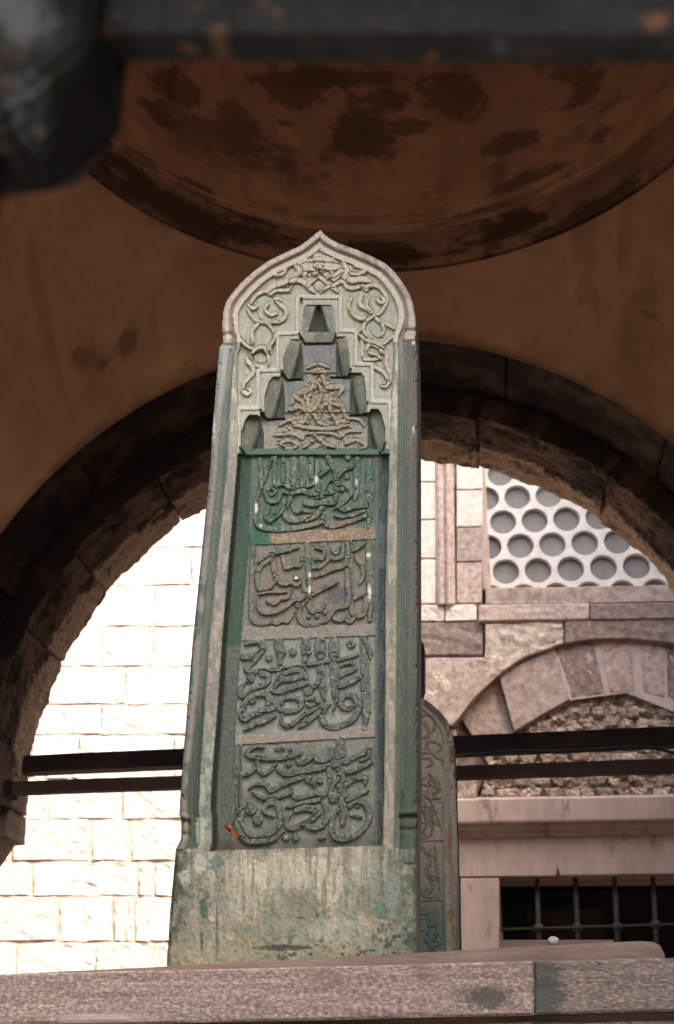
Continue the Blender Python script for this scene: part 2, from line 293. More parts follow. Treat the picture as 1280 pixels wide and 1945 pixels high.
# arch: two rings of voussoirs, near (flush with the plaster) and far (rougher, its outer edge clean)
arch = link('arch', None, port); arch.location = (0, 0, 0)
def voussoir(a0, a1, ya, yb, R, m, k, rough=.012, cen=(XC, ZC), na=7, ny=6, name='voussoir', gap=.001):
    a0 += gap; a1 -= gap; A = np.linspace(a0, a1, na); A = np.concatenate([[a0], [a0+.004], A[1:-1], [a1-.004], [a1]])
    Yv = np.linspace(ya, yb, ny); Yv = np.concatenate([[ya], [ya+.008], Yv[1:-1], [yb-.008], [yb]])
    AA, YY = np.meshgrid(A, Yv); r = R+(fbm(AA*9+k, YY*7, 101, 4)-.5)*rough*2
    edge = (AA == A[0]) | (AA == A[-1]) | (YY == Yv[0]) | (YY == Yv[-1]); r = r+(fbm(AA*60+k, YY*45, 131, 2)-.5)*rough*.9+np.where(edge, .003+.022*vnoise(AA*70, YY*60+k, 3)**1.5, 0)
    G = np.stack([cen[0]+r*np.cos(AA), YY, cen[1]+r*np.sin(AA)], -1); R_, C_ = AA.shape; V = G.reshape(-1, 3)
    idx = np.arange(R_*C_).reshape(R_, C_); Fc = [(idx[i, j], idx[i, j+1], idx[i+1, j+1], idx[i+1, j]) for i in range(R_-1) for j in range(C_-1)]
    rim = list(idx[0, :])+list(idx[1:, -1])+list(idx[-1, ::-1][1:])+list(idx[::-1, 0][1:-1]); n0 = len(V)
    B = []
    for i in rim:
        p = V[i]; d = np.array([p[0]-cen[0], 0, p[2]-cen[1]]); d /= np.linalg.norm(d); B.append(p+d*.22)
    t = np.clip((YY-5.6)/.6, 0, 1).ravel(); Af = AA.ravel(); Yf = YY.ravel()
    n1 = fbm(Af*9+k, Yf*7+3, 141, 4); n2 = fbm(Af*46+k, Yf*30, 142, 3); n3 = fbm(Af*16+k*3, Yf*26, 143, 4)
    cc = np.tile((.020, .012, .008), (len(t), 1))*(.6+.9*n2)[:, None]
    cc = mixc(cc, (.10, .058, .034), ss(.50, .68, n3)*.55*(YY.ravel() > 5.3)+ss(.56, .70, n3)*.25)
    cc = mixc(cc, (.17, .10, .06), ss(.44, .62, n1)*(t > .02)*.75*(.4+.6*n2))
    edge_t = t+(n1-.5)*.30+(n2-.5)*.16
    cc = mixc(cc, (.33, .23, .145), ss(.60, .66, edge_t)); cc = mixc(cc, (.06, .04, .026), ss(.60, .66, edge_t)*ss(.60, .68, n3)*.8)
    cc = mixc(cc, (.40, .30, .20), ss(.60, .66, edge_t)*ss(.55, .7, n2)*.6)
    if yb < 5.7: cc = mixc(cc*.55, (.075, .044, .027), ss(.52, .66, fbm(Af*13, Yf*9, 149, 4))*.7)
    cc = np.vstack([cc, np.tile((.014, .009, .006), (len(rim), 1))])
    V = np.vstack([V, B]); kk = len(rim)
    for i in range(kk): Fc.append((rim[(i+1) % kk], rim[i], n0+i, n0+(i+1) % kk))
    return mesh(name, V, Fc, m, arch, False, cc)
aa = [math.pi-.02]
while aa[-1] > .06: aa.append(aa[-1]-random.uniform(.34, .6))
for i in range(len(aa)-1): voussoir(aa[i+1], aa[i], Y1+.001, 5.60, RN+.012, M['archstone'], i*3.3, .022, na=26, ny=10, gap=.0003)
aa = [math.pi-.0]
while aa[-1] > .0: aa.append(aa[-1]-random.uniform(.20, .42))
for i in range(len(aa)-1):
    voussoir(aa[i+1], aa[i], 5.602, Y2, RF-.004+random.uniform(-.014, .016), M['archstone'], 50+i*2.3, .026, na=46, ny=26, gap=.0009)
# masonry mass round the arch (courtyard face and above), side walls, front wall, roof
def arch_wall(name, ya, yb, R, m, x0=-3.2, x1=2.0, zt=6.95, zlo=ZC):
    t = np.linspace(math.pi, 0, 60); pts = [(XC+R*math.cos(a), zlo+R*math.sin(a)) for a in t]
    top = [(x0+(x1-x0)*k/59, zt) for k in range(60)]; V = []; Fc = []
    for yy in (ya, yb):
        V += [(p[0], yy, p[1]) for p in pts]+[(p[0], yy, p[1]) for p in top]
    for k in range(59):
        Fc += [(k, k+1, 60+k+1, 60+k), (120+k, 180+k, 180+k+1, 120+k+1), (k, 120+k, 120+k+1, k+1)]
    n = 240; V += [(x0, ya, zlo), (x0, yb, zlo), (x1, ya, zlo), (x1, yb, zlo)]
    Fc += [(0, 60, n), (59, n+2, 119), (120, n+1, 180), (179, 239, n+3)]
    return mesh(name, V, Fc, m, port)
arch_wall('arch_backing', Y1+.02, Y2-.015, RN+.1, M['soot'])
arch_wall('front_wall', .70, Y0, RN, M['rim'])
box('roof', M['roof'], port, -9, 9, .6, 6.35, 6.951, 7.1)
for x0, x1, nm in ((-3.4, -2.75, 'side_wall'), (1.75, 2.4, 'side_wall')):
    box(nm, M['soot'], port, x0, x1, Y0, Y2-.02, 0, 6.95)
for x0, x1 in ((-9, -3.401), (2.401, 9)):
    box('front_wall', M['rim'], port, x0, x1, .70, Y2-.02, 0, 6.95)
# near side arch edge at the left
def side_arch(X, sgn):
    t = np.linspace(math.pi*.10, math.pi*.90, 40); V = []; Fc = []
    for xx in (X, X+sgn*.9):
        V += [(xx, 3.03+2.3*math.cos(a), ZC+2.3*math.sin(a)-.0) for a in t]
    for k in range(39): Fc.append((k, k+1, 40+k+1, 40+k))
    mesh('side_arch', V, Fc, M['soot'], port)
side_arch(XL, -1); side_arch(XR, 1)
# corner pier below the side arch and the impost block, capital, column at the left springing
box('pier', M['soot'], port, -2.85, XL-.002, 4.95, Y1-.002, 0, 4.25)
def extr(name, pts, Yf, Yb, m, parent, s=1., **k):
    Pf = quad(pts, Yf); Pb = Pf.copy(); Pb[:, 1] = Yb; n = len(pts); V = np.vstack([Pf, Pb])
    Fc = [tuple(range(n))[::-1], tuple(range(n, 2*n))]+[(i, (i+1) % n, n+(i+1) % n, n+i) for i in range(n)]
    return mesh(name, V, Fc, m, parent, **k)
stone('impost_block', quad([(-120, 1396), (27, 1424), (24, 1534), (-120, 1528)], 6.0), .2, M['pier'], port, 9, 7, .016, .012)
stone('impost_block', quad([(-160, 1380), (-20, 1392), (-28, 1512), (-160, 1516)], 5.62), .3, M['soot2'], port, 9, 7, .02, .012)
stone('impost_block', quad([(-120, 1532), (19, 1537), (15, 1590), (-120, 1604)], 5.99), .22, M['pier'], port, 6, 4, .008, .012)
extr('capital', [(-160, 1608), (-10, 1596), (2, 1592), (-36, 1648), (-95, 1725), (-160, 1765)], 6.0, 6.2, M['pier'], port)
V, f = tube_vf([tuple(onY(-200, 1700, 6.1)*np.array([1, 1, 0])), tuple(onY(-200, 1700, 6.1))], .20, 24); mesh('column', V, f, M['pier'], port)
# patch of pale plaster left on the soffit
# tie beams across the arch
def beam(name, lab, cat, L0, R0, L1, R1, Y, dep, m, x0, x1):
    # L0/R0 top y at x=0 and x=1280, L1/R1 bottom
    th = thing(name, lab, cat, tuple(onY(640, (L0+R0)/2, Y)))
    n = 40; V = []
    for k in range(n+1):
        x = x0+(x1-x0)*k/n; t = x/1280
        a = onY(x, L0+(R0-L0)*t, Y); b = onY(x, L1+(R1-L1)*t, Y); w = (vnoise(np.array(k*.7), np.array(3.), 7)-.5)*.003
        V += [a+[0, 0, w], b+[0, 0, w], b+[0, dep, w], a+[0, dep, w]]
    Fc = [(0, 1, 2, 3), (n*4+3, n*4+2, n*4+1, n*4)]
    for k in range(n):
        for j in range(4): Fc.append((k*4+j, (k+1)*4+j, (k+1)*4+(j+1) % 4, k*4+(j+1) % 4))
    mesh('rod', V, Fc, m, th); return th
b1 = beam('tie_beam', 'thick dark iron tie beam, upper of the two spanning the arch', 'tie beam', 1437, 1379, 1469, 1413, 6.1, .10, M['iron'], 26, 1420)
b2 = beam('tie_beam', 'thinner rusty brown tie beam, lower of the two spanning the arch', 'tie beam', 1485, 1440, 1508, 1464, 5.75, .06, M['rust'], 8, 1420)
for k, o in ((b1, 0), (b2, 1)): k['group'] = 'iron tie beams across the arch'
a = quad([(6, 1482), (20, 1481), (20, 1512), (6, 1513)], 5.73); V = np.vstack([a, a+[0, .1, 0]])
mesh('end_plate', V, [(3, 2, 1, 0), (4, 5, 6, 7), (0, 1, 5, 4), (1, 2, 6, 5), (2, 3, 7, 6), (3, 0, 4, 7)], M['iron'], b2)
cb = [(880, 1436), (975, 1426), (1053, 1428), (1131, 1424), (1205, 1417), (1249, 1422), (1285, 1432), (1340, 1452)]
cw = polyl(onY([p[0] for p in cb], [p[1] for p in cb], 6.06), np.linspace(0, 1, 30)); V, f = tube_vf([tuple(p) for p in cw], .008, 8)
tag(mesh('cable', V, f, M['black'], None, True), 'thin black cable sagging just under the upper tie beam at the right', 'cable')
# ================================================================== COURTYARD BUILDING
YB = 10.0
bld = thing('building', 'stone courtyard building with sunlit left wall, round-holed window and barred window', 'building', (-1, YB, 0))
# wall core with openings left for the two windows
wl = onY(933, 1112, YB+.1); wtl = onY(917, 700, YB); bl = onY(950, 1668, YB)
xw0 = float(wl[0]); zw0 = float(wl[2]); xb0 = float(bl[0]); zb1 = float(bl[2])
KY = YB+.30
core = [box_vf(-14, xb0-.0, KY, YB+.5, 0, zw0), box_vf(-14, xw0, KY+.001, YB+.501, zw0-.001, 11), box_vf(xw0, 9, KY+.002, YB+.5, zw0+3.0, 11), box_vf(xb0, 9, KY+.003, YB+.5, zb1, zw0), box_vf(xw0+3.2, 9, KY+.004, YB+.5, 0, 11), box_vf(xb0, 9, KY+.005, YB+.5, 0, 1.5)]
V, f = join_vf(core); mesh('wall_core', V, f, M['mortar_pink'], bld)
box('room_dark_block', M['dark'], bld, xb0-.2, 4.6, YB+.502, YB+2.5, .9, zb1+.5)
# flat dark box needs its inside visible: it stands behind the opening, its front face is painted as the room's shade
mesh('mortar_bed', quad([(-330, 700), (798, 690), (799, 1960), (-330, 1990)], YB+.0075), [(3, 2, 1, 0)], M['mortar_pink'], bld)
# sunlit courses at the left
rows = [840, 905, 975, 1040, 1112, 1190, 1266, 1338, 1396, 1400+80, 1556, 1636, 1703, 1790, 1862]
splits = {1556: [-110, 20, 172, 246, 350, 470, 600, 700], 1636: [-60, 60, 262, 292, 420, 560, 690], 1703: [-90, 110, 214, 254, 330, 480, 600, 720], 1190: [-60, 60, 192, 290, 420, 520, 640, 740], 1266: [-120, 60, 238, 400, 520, 640, 730], 1338: [-80, 50, 192, 355, 520, 660, 740], 1480: [-70, 90, 232, 380, 520, 650, 730], 1396: [-120, 60, 150, 330, 500, 640, 740]}
for i in range(len(rows)-1):
    y0, y1 = rows[i], rows[i+1]
    sp = splits.get(y0)
    if sp is None:
        sp = [-120+random.randint(0, 60)]
        while sp[-1] < 690: sp.append(sp[-1]+random.randint(95, 165))
    sp = [s for s in sp if s < 745]+[797]
    gy = 3.2 if y0 in (1556, 1636, 1703) else 2.0
    if sp[0] > -170: sp = [-230]+sp
    for j in range(len(sp)-1):
        x0, x1 = sp[j], sp[j+1]
        if x1-x0 < 34 and y0 not in (1636, 1703): continue
        gx = 5 if y0 in (1556, 1636, 1703) else 2.2
        if (x1-x0) < 60: gx = 3
        q = rectq(x0+gx-2, y0+gy-2, x1-gx+2, y1-gy+2, YB, 2.0)
        stone('stone', q, .11, M['sunwall'], bld, 12, 8, .011, .004, jit=.013)
# right-hand masonry, all the stones one by one
def rs(x0, y0, x1, y1, m, Y=YB, g=1.2, **k):
    kk = dict(n=9, mm=6, rough=.006, bev=.007, jit=.003); kk.update(k)
    return stone('stone', rectq(x0, y0, x1, y1, Y, g), YB+.16-Y, M[m], bld, **kk)
for y0, y1 in ((760, 840), (840, 915), (915, 987), (987, 1061), (1061, 1147)): rs(792, y0, 829, y1, 'palest')
for y0, y1 in ((700, 850), (850, 930), (930, 1001), (1001, 1067), (1067, 1146)): rs(866, y0, 917, y1, 'palest' if y1 < 1010 else 'pink')
# pilaster of vertical mouldings
xs = [829, 833, 836, 841, 846, 850, 853, 858, 861, 865]; dy = [0, .03, .05, .05, .02, .055, .06, .05, .02, 0]
V = []
for yy in (1147, 1070, 1000, 930, 860, 760):
    for x_, d_ in zip(xs, dy): V.append(onY(x_-.0+(1147-yy)*-.012, yy-.017*(x_-847), YB-d_))
Fc = [(r*10+k, r*10+k+1, (r+1)*10+k+1, (r+1)*10+k) for r in range(5) for k in range(9)]
mesh('pilaster_moulding', V, Fc, M['pink'], bld)
rs(797, 1147, 845, 1181, 'palest', rough=.012); rs(845, 1147, 907, 1180, 'palest', Y=YB-.01, rough=.016)
rs(700, 1181, 918, 1247, 'dpink', rough=.018, bev=.012)
stone('stone', quad([(921, 1183), (1069, 1178), (1071, 1222), (921, 1262)], YB-.02), .2, M['rough'], bld, 12, 7, .022, .012, bot=quad([(921, 1302), (945, 1283), (1000, 1245), (1071, 1222)], YB-.02), freq=14)
stone('stone', quad([(1073, 1178), (1400, 1172), (1400, 1260), (1073, 1222)], YB-.03), .2, M['dpink'], bld, 14, 5, .006, .008, bot=quad([(1073, 1221.5), (1120, 1214), (1190, 1211.5), (1280, 1221), (1400, 1262)], YB-.03))
stone('stone', quad([(700, 1250), (944, 1248), (944, 1284), (700, 1380)], YB-.02), .2, M['pink'], bld, 16, 10, .012, .01, bot=quad([(700, 1420), (862, 1377), (900, 1326), (944, 1284)], YB-.02))
# cavity knocked in that block: broken pale bowl
n = 14; V = []; Fc = []
for i in range(n+1):
    for j in range(20):
        a = 2*math.pi*j/20; r = i/n; wob = 1+.18*math.sin(3*a+1)+.1*math.sin(5*a)
        px_ = 832+25*r*wob*math.cos(a); py_ = 1300+34*r*wob*math.sin(a)
        V.append(onY(px_, py_, YB-.016-.014*(1-r**2)*(1+.6*math.cos(a))+.008*(vnoise(np.array(px_/4), np.array(py_/4), 8)-.5)*(r < .95)))
for i in range(n):
    for j in range(20): Fc.append((i*20+j, i*20+(j+1) % 20, (i+1)*20+(j+1) % 20, (i+1)*20+j))
mesh('broken_patch', V, Fc, M['rough'], bld)
# window sill and string course
stone('window_sill', rectq(922, 1112, 1400, 1146, YB-.03, .8), .25, M['pink'], bld, 16, 4, .005, .008)
stone('string_course', rectq(908, 1146, 1120, 1179, YB-.05, .8), .2, M['pink'], bld, 12, 4, .008, .012)
stone('string_course', rectq(1120, 1143, 1400, 1176, YB-.05, .8), .2, M['dpink'], bld, 12, 4, .008, .012)
# relieving arch
va = link('relieving_arch', None, bld); va.location = (0, 0, 0)
vs = [((826, 1470), (872, 1364), (898, 1535), (928, 1455)), ((874, 1362), (944, 1284), (929, 1452), (974, 1391)), ((947, 1282), (1053, 1228), (977, 1389), (1083, 1327)),
      ((1056, 1227), (1127, 1214), (1086, 1326), (1148, 1316)), ((1137, 1213), (1199, 1212), (1158, 1315), (1205, 1315)), ((1215, 1212), (1262, 1218), (1222, 1315), (1264, 1325)), ((1265, 1219), (1330, 1238), (1267, 1326), (1320, 1345)), ((1333, 1239), (1400, 1275), (1322, 1346), (1370, 1375))]
for k, (o0, o1, i0, i1) in enumerate(vs):
    stone('voussoir', quad([o0, o1, i1, i0], YB+(.16 if k < 1 else .11 if k < 2 else .03)), .15, M['pink' if k % 3 else 'dpink'], va, 8, 8, .010, .008)
V = quad([(1056, 1300), (1060, 1226), (1200, 1208), (1400, 1260), (1400, 1400), (1190, 1316), (1082, 1330)], YB+.035); mesh('mortar_bed', V, [tuple(range(7))[::-1]], M['mortar_w'], va)
# rubble infill under it
gx, gy = np.meshgrid(np.linspace(855, 1400, 220), np.linspace(1300, 1530, 100)); dd = (fbm(gx/16, gy/13, 201, 5)-.5)*.11+(fbm(gx/5, gy/4, 205, 3)-.5)*.04
icx, icy = [900, 908, 928, 974, 1083, 1190, 1280, 1400], [1560, 1530, 1455, 1391, 1327, 1314, 1330, 1380]
G = onY(gx, gy, YB+.09+dd); FQ = gridF(100, 220); okr = (gy > np.interp(gx, icx, icy)-6).ravel(); FQ = FQ[okr[FQ].all(1)]; mesh('rubble_infill', G.reshape(-1, 3), FQ, M['rubble'], bld)
for ry in range(9):
    yy0 = 1318+ry*22; xx0 = 880+random.randint(-20, 10)+(110 if ry == 0 else 60 if ry == 1 else 0)
    while xx0 < 1330:
        w_ = random.uniform(18, 46); jj = lambda: random.uniform(-4, 4)
        if random.random() < .72 and yy0 > np.interp(xx0, icx, icy)+2 and yy0 > np.interp(xx0+w_, icx, icy)+2: stone('rubble_stone', quad([(xx0+jj(), yy0+jj()+3), (xx0+w_+jj(), yy0+jj()+3), (xx0+w_-3+jj(), yy0+20+jj()), (xx0+3+jj(), yy0+20+jj())], YB+.055+random.uniform(-.012, .015)), .06, M['rubst'], bld, 5, 4, .012, .012, jit=.012)
        xx0 += w_+random.uniform(1, 6)
for x0, x1 in ((792, 868), (868, 906)): rs(x0, 1385 if x0 < 800 else 1462, x1, 1517, 'pink', Y=YB+.01, rough=.014)
# cornice, lintel and jambs of the barred window
def mould(name, yprof, x0, x1, m, par):
    # yprof: list of (py, Y)
    V = []; n = 24
    for py_, Yy in yprof:
        for k in range(n+1):
            x_ = x0+(x1-x0)*k/n; V.append(onY(x_, py_-.0165*(x_-1070), Yy-.0015*vnoise(np.array(k*.9), np.array(py_), 3)))
    Fc = [(r*(n+1)+k, (r+1)*(n+1)+k, (r+1)*(n+1)+k+1, r*(n+1)+k+1) for r in range(len(yprof)-1) for k in range(n)]
    return mesh(name, V, Fc, m, par)
mould('cornice', [(1512, YB+.1), (1515, YB-.13), (1517, YB-.14), (1556, YB-.14), (1560, YB-.135), (1562, YB-.07), (1570, YB-.065), (1573, YB-.045), (1584, YB-.04), (1588, YB-.02), (1590, YB+.0)], 640, 1400, M['smooth'], bld)
stone('lintel', rectq(640, 1588, 1400, 1664, YB-.02, .4, s=-.0165), .5, M['smooth'], bld, 16, 5, .0015, .006, jit=.001)
stone('jamb', rectq(874, 1667.5, 949, 1900, YB-.02, .6, s=-.012), .5, M['smooth'], bld, 5, 8, .0015, .006, jit=.001)
stone('stone', rectq(640, 1667.5, 873, 1900, YB-.0, .6, s=-.012), .12, M['pink'], bld, 5, 8, .004, .006)
V, f = join_vf([box_vf(-.02, .02, -.02, .02, 0, .08)]); V = np.array(V)*[1, 1, 1]+onY(1060, 1664, YB-.03); V[4:, 0] = V[4:, 0].mean(); mesh('iron_peg', V, f, M['grille'], bld)
# barred window
bw = link('barred_window', None, bld); bw.location = (0, 0, 0)
for k, (xt, xk, yk) in enumerate(((1019, 1023, 1763), (1091.5, 1097, 1762), (1166, 1172, 1760), (1239, 1245.5, 1757), (1312, 1319, 1754))):
    a_ = onY(xt, 1655, YB+.10); b_ = onY(xk, yk, YB+.10); c_ = onY(xk+4, 1900, YB+.10)
    V, f = tube_vf([tuple(a_), tuple(b_), tuple(c_)], .021, 10); mesh('bar', V, f, M['grille'], bw, True)
    r = .045; pr = [0, .5, .85, 1, 1, .85, .5, 0]; zz_ = np.linspace(-r, r, 8)
    V, f = tube_vf([(b_[0], b_[1], b_[2]+z_) for z_ in zz_], [max(.02, r*p) for p in pr], 10); mesh('knob', V, f, M['grille'], bw)
V, f = tube_vf([tuple(onY(940, 1766, YB+.10)), tuple(onY(1400, 1752.5, YB+.10))], .011, 8); mesh('bar', V, f, M['grille'], bw, True)
V, f = tube_vf([tuple(onY(940, 1700, YB+.45)), tuple(onY(1400, 1690, YB+.45))], .02, 8); mesh('inner_rail', V, f, M['dark'], bw)
box('inner_shutter', M['iron'], bw, *[float(v) for v in (onY(1000, 1700, YB+.46)[0], onY(1140, 1700, YB+.46)[0], YB+.46, YB+.49, 1.6, onY(1000, 1728, YB+.46)[2])])
# lattice window: plaster sheet pierced by round holes, glass behind
lw = link('lattice_window', None, bld); lw.location = (0, 0, 0)
YL = YB+.10
p0 = onY(960.5, 1085.5, YL); p1 = onY(1210, 1085.5-2, YL); SX = float(p1[0]-p0[0])/4; p2 = onY(957.7, 991, YL); SZ = float(p2[2]-p0[2])/2; HR = float(onY(985.5, 1085.5, YL)[0]-p0[0])
rowx = float(p2[0]-p0[0])/2
NS = 40
def cell(cx, cz, parts):
    # square-ish tile with a round hole; hexagonal packing uses tiles SX x SZ
    nb_ = [(SX, 0), (-SX, 0), (SX/2, SZ), (-SX/2, SZ), (SX/2, -SZ), (-SX/2, -SZ)]
    yv = (SX*SX/4+SZ*SZ)/(2*SZ); ysd = (SZ*SZ-SX*SX/4)/(2*SZ)
    ang = sorted([2*math.pi*k/24+.03 for k in range(24)]+[math.atan2(y_, x_) % (2*math.pi) for x_, y_ in ((0, yv), (0, -yv), (SX/2, ysd), (-SX/2, ysd), (SX/2, -ysd), (-SX/2, -ysd))])
    nn = len(ang); ring = []; sq = []
    for a in ang:
        ca, sa = math.cos(a), math.sin(a); t = min((p*p+q*q)/2/(p*ca+q*sa) for p, q in nb_ if p*ca+q*sa > 1e-9)
        ring.append((cx+HR*ca, cz+HR*sa)); sq.append((cx+t*ca, cz+t*sa))
    V = [(x, YL, z) for x, z in sq]+[(x+(x-cx)*.05, YL-.0, z+(z-cz)*.05) for x, z in ring]+[(x, YL+.012, z) for x, z in ring]+[(x, YL+.07, z) for x, z in ring]
    f = [(L_*nn+k, L_*nn+(k+1) % nn, (L_+1)*nn+(k+1) % nn, (L_+1)*nn+k) for k in range(nn) for L_ in range(3)]
    parts.append((V, f))
HR0 = HR; HR = HR*1.0
parts = []; holes = []
for r in range(-1, 10):
    for k in range(-2, 8):
        cx = float(p0[0])+k*SX+(SX/2 if r % 2 else 0)+rowx*r*0; cz = float(p0[2])+r*SZ
        if cx > xw0-SX*.6 and cx < xw0+3.2: cell(cx, cz, parts); holes.append((cx, cz))
V, f = join_vf(parts); mesh('lattice', V, f, M['lattice'], lw)
for cx, cz in holes:
    nn = 16; V = [(cx+HR*1.03*math.cos(2*math.pi*k/nn), YL+.055, cz+HR*1.03*math.sin(2*math.pi*k/nn)) for k in range(nn)]
    mesh('pane', V, [tuple(range(nn))], M['glass'], lw)
q = np.array([onY(917, 1118, YB), onY(917, 700, YB), onY(917, 700, YB)+[.0, .11, 0], onY(917, 1118, YB)+[.0, .11, 0]]); q[0:2, 0] = float(onY(918, 1118, YB)[0]); q[2:, 0] = xw0
mesh('window_reveal', q, [(0, 1, 2, 3)], M['smooth'], bld)
# unseen block added at the right to keep sun off half the wall
shade_block = thing('sun_shade_block', 'unseen tall stone block added on the right to shade the courtyard wall', 'building', (4, 8.5, 0))
box('wall', M['pink'], shade_block, 2.75, 6, 7.3, 9.9, 0, 13)
# unseen wall and roof added round the camera to block sun and ground bounce
enc = thing('shading_enclosure', 'unseen stone wall round the grille, added to block low light and sun', 'wall', (0, .45, 0))
V, f = join_vf([box_vf(-6, -.75, .38, .62, 0, 2.7), box_vf(.75, 6, .38, .62, 0, 2.7), box_vf(-.75, .75, .381, .619, 0, 1.0), box_vf(-.75, .75, .381, .619, 2.42, 2.699)]); mesh('wall', V, f, M['soot'], enc)
box('sun_block_roof', M['soot'], enc, -6, 6, -2.2, .60, 2.701, 2.85)  # unseen roof and side wall, added to keep sun off the grille
box('sun_block_wall', M['soot'], enc, 1.3, 1.5, -2.2, .379, 0, 2.7)
# ================================================================== TOMB
tomb = thing('tomb', 'long raised stone tomb ledge of grainy pinkish marble carrying the steles', 'tomb', (0, 3, 0))
def lq(x0, x1, ya, yb, Y): # edge lines: y at x=0 / x=1280
    L = lambda e, x: e[0]+(e[1]-e[0])*x/1280
    return quad([(x0, L(ya, x0)), (x1, L(ya, x1)), (x1, L(yb, x1)), (x0, L(yb, x0))], Y)
stone('coping_slab', lq(-330, 1014, (1850, 1819), (1951, 1921), 2.2), .07, M['ledge'], tomb, 60, 10, .0022, .004, freq=30, jit=.0012)
stone('coping_slab', lq(1015.5, 1700, (1850, 1819), (1951, 1921), 2.2), .07, M['ledge2'], tomb, 30, 10, .0022, .004, freq=20, jit=.0012)
stone('lower_course', lq(-330, 1010, (1965, 1937), (2600, 2560), 2.215), .06, M['ledge'], tomb, 20, 10, .002, .004)
stone('lower_course', lq(1018, 1700, (1965, 1937), (2600, 2560), 2.215), .06, M['ledge2'], tomb, 20, 10, .002, .004)
box('platform', M['lid'], tomb, -1.6, 1.2, 2.255, 4.9, 0, 1.73)
ptop = [(-200, 1862), (40, 1849), (318, 1835.5), (560, 1822.5), (801, 1809.5), (1000, 1798), (1120, 1791.5), (1215, 1787.5), (1240, 1789), (1254, 1796), (1262, 1812)]
P_ = quad(ptop, 2.36); rb = []
for i, p in enumerate(P_): rb.append([p[0], 2.36, 1.72])
V = np.vstack([P_, rb]); V2 = V.copy(); V2[:, 1] = 2.62; V = np.vstack([V, V2]); n = len(ptop); Fc = []
for i in range(n-1): Fc += [(i, n+i, n+i+1, i+1), (i, i+1, 2*n+i+1, 2*n+i)]
Fc.append((n-1, 2*n-1, 4*n-1, 3*n-1)); mesh('plinth_slab', V, Fc, M['lid'], tomb)
box('bearing_slab', M['lid'], tomb, *[float(v) for v in (onY(955, 1785, 2.9)[0], onY(1165, 1783, 2.9)[0], 2.9, 3.3, 1.72, onY(1060, 1785, 2.9)[2])])
c_ = onY(1051, 1787, 2.88); V = []; Fc = []
for i in range(9):
    for j in range(14):
        a = math.pi*i/8; b = 2*math.pi*j/14; V.append(c_+np.array([.0125*math.sin(a)*math.cos(b)*1.1, .011*math.sin(a)*math.sin(b), .010*math.cos(a)]))
for i in range(8):
    for j in range(14): Fc.append((i*14+j, i*14+(j+1) % 14, (i+1)*14+(j+1) % 14, (i+1)*14+j))
tag(mesh('pebble', V, Fc, M['peb'], None, True), 'small round white pebble lying on the slab in front of the barred window', 'pebble')
# ================================================================== STELE HEIGHT FIELD
def crom(P, n=6):
    P = np.asarray(P, float)
    if len(P) < 3: return P
    Q = np.vstack([2*P[0]-P[1], P, 2*P[-1]-P[-2]]); out = []
    for i in range(1, len(Q)-2):
        for k in range(n):
            t = k/n; a, b, c, d = Q[i-1], Q[i], Q[i+1], Q[i+2]
            out.append(.5*(2*b+(c-a)*t+(2*a-5*b+4*c-d)*t*t+(3*b-3*c+d-a)*t**3))
    out.append(Q[-2]); return np.array(out)
def dpoly(X, Y, P, wf=None):
    d = np.full(X.shape, 1e9); tt = np.zeros(X.shape); L = 0; ww = np.ones(X.shape)
    seg = np.linalg.norm(np.diff(P, axis=0), axis=1); T = seg.sum()
    for i in range(len(P)-1):
        a = P[i]; b = P[i+1]; v = b-a; l2 = v@v+1e-9
        t = np.clip(((X-a[0])*v[0]+(Y-a[1])*v[1])/l2, 0, 1); q = np.hypot(X-a[0]-t*v[0], Y-a[1]-t*v[1])
        m = q < d; d = np.where(m, q, d)
        if wf is not None: ww = np.where(m, wf[i]*(1-t)+wf[i+1]*t, ww)
        tt = np.where(m, (L+t*seg[i])/T, tt); L += seg[i]
    return (d, tt) if wf is None else (d, tt, ww)
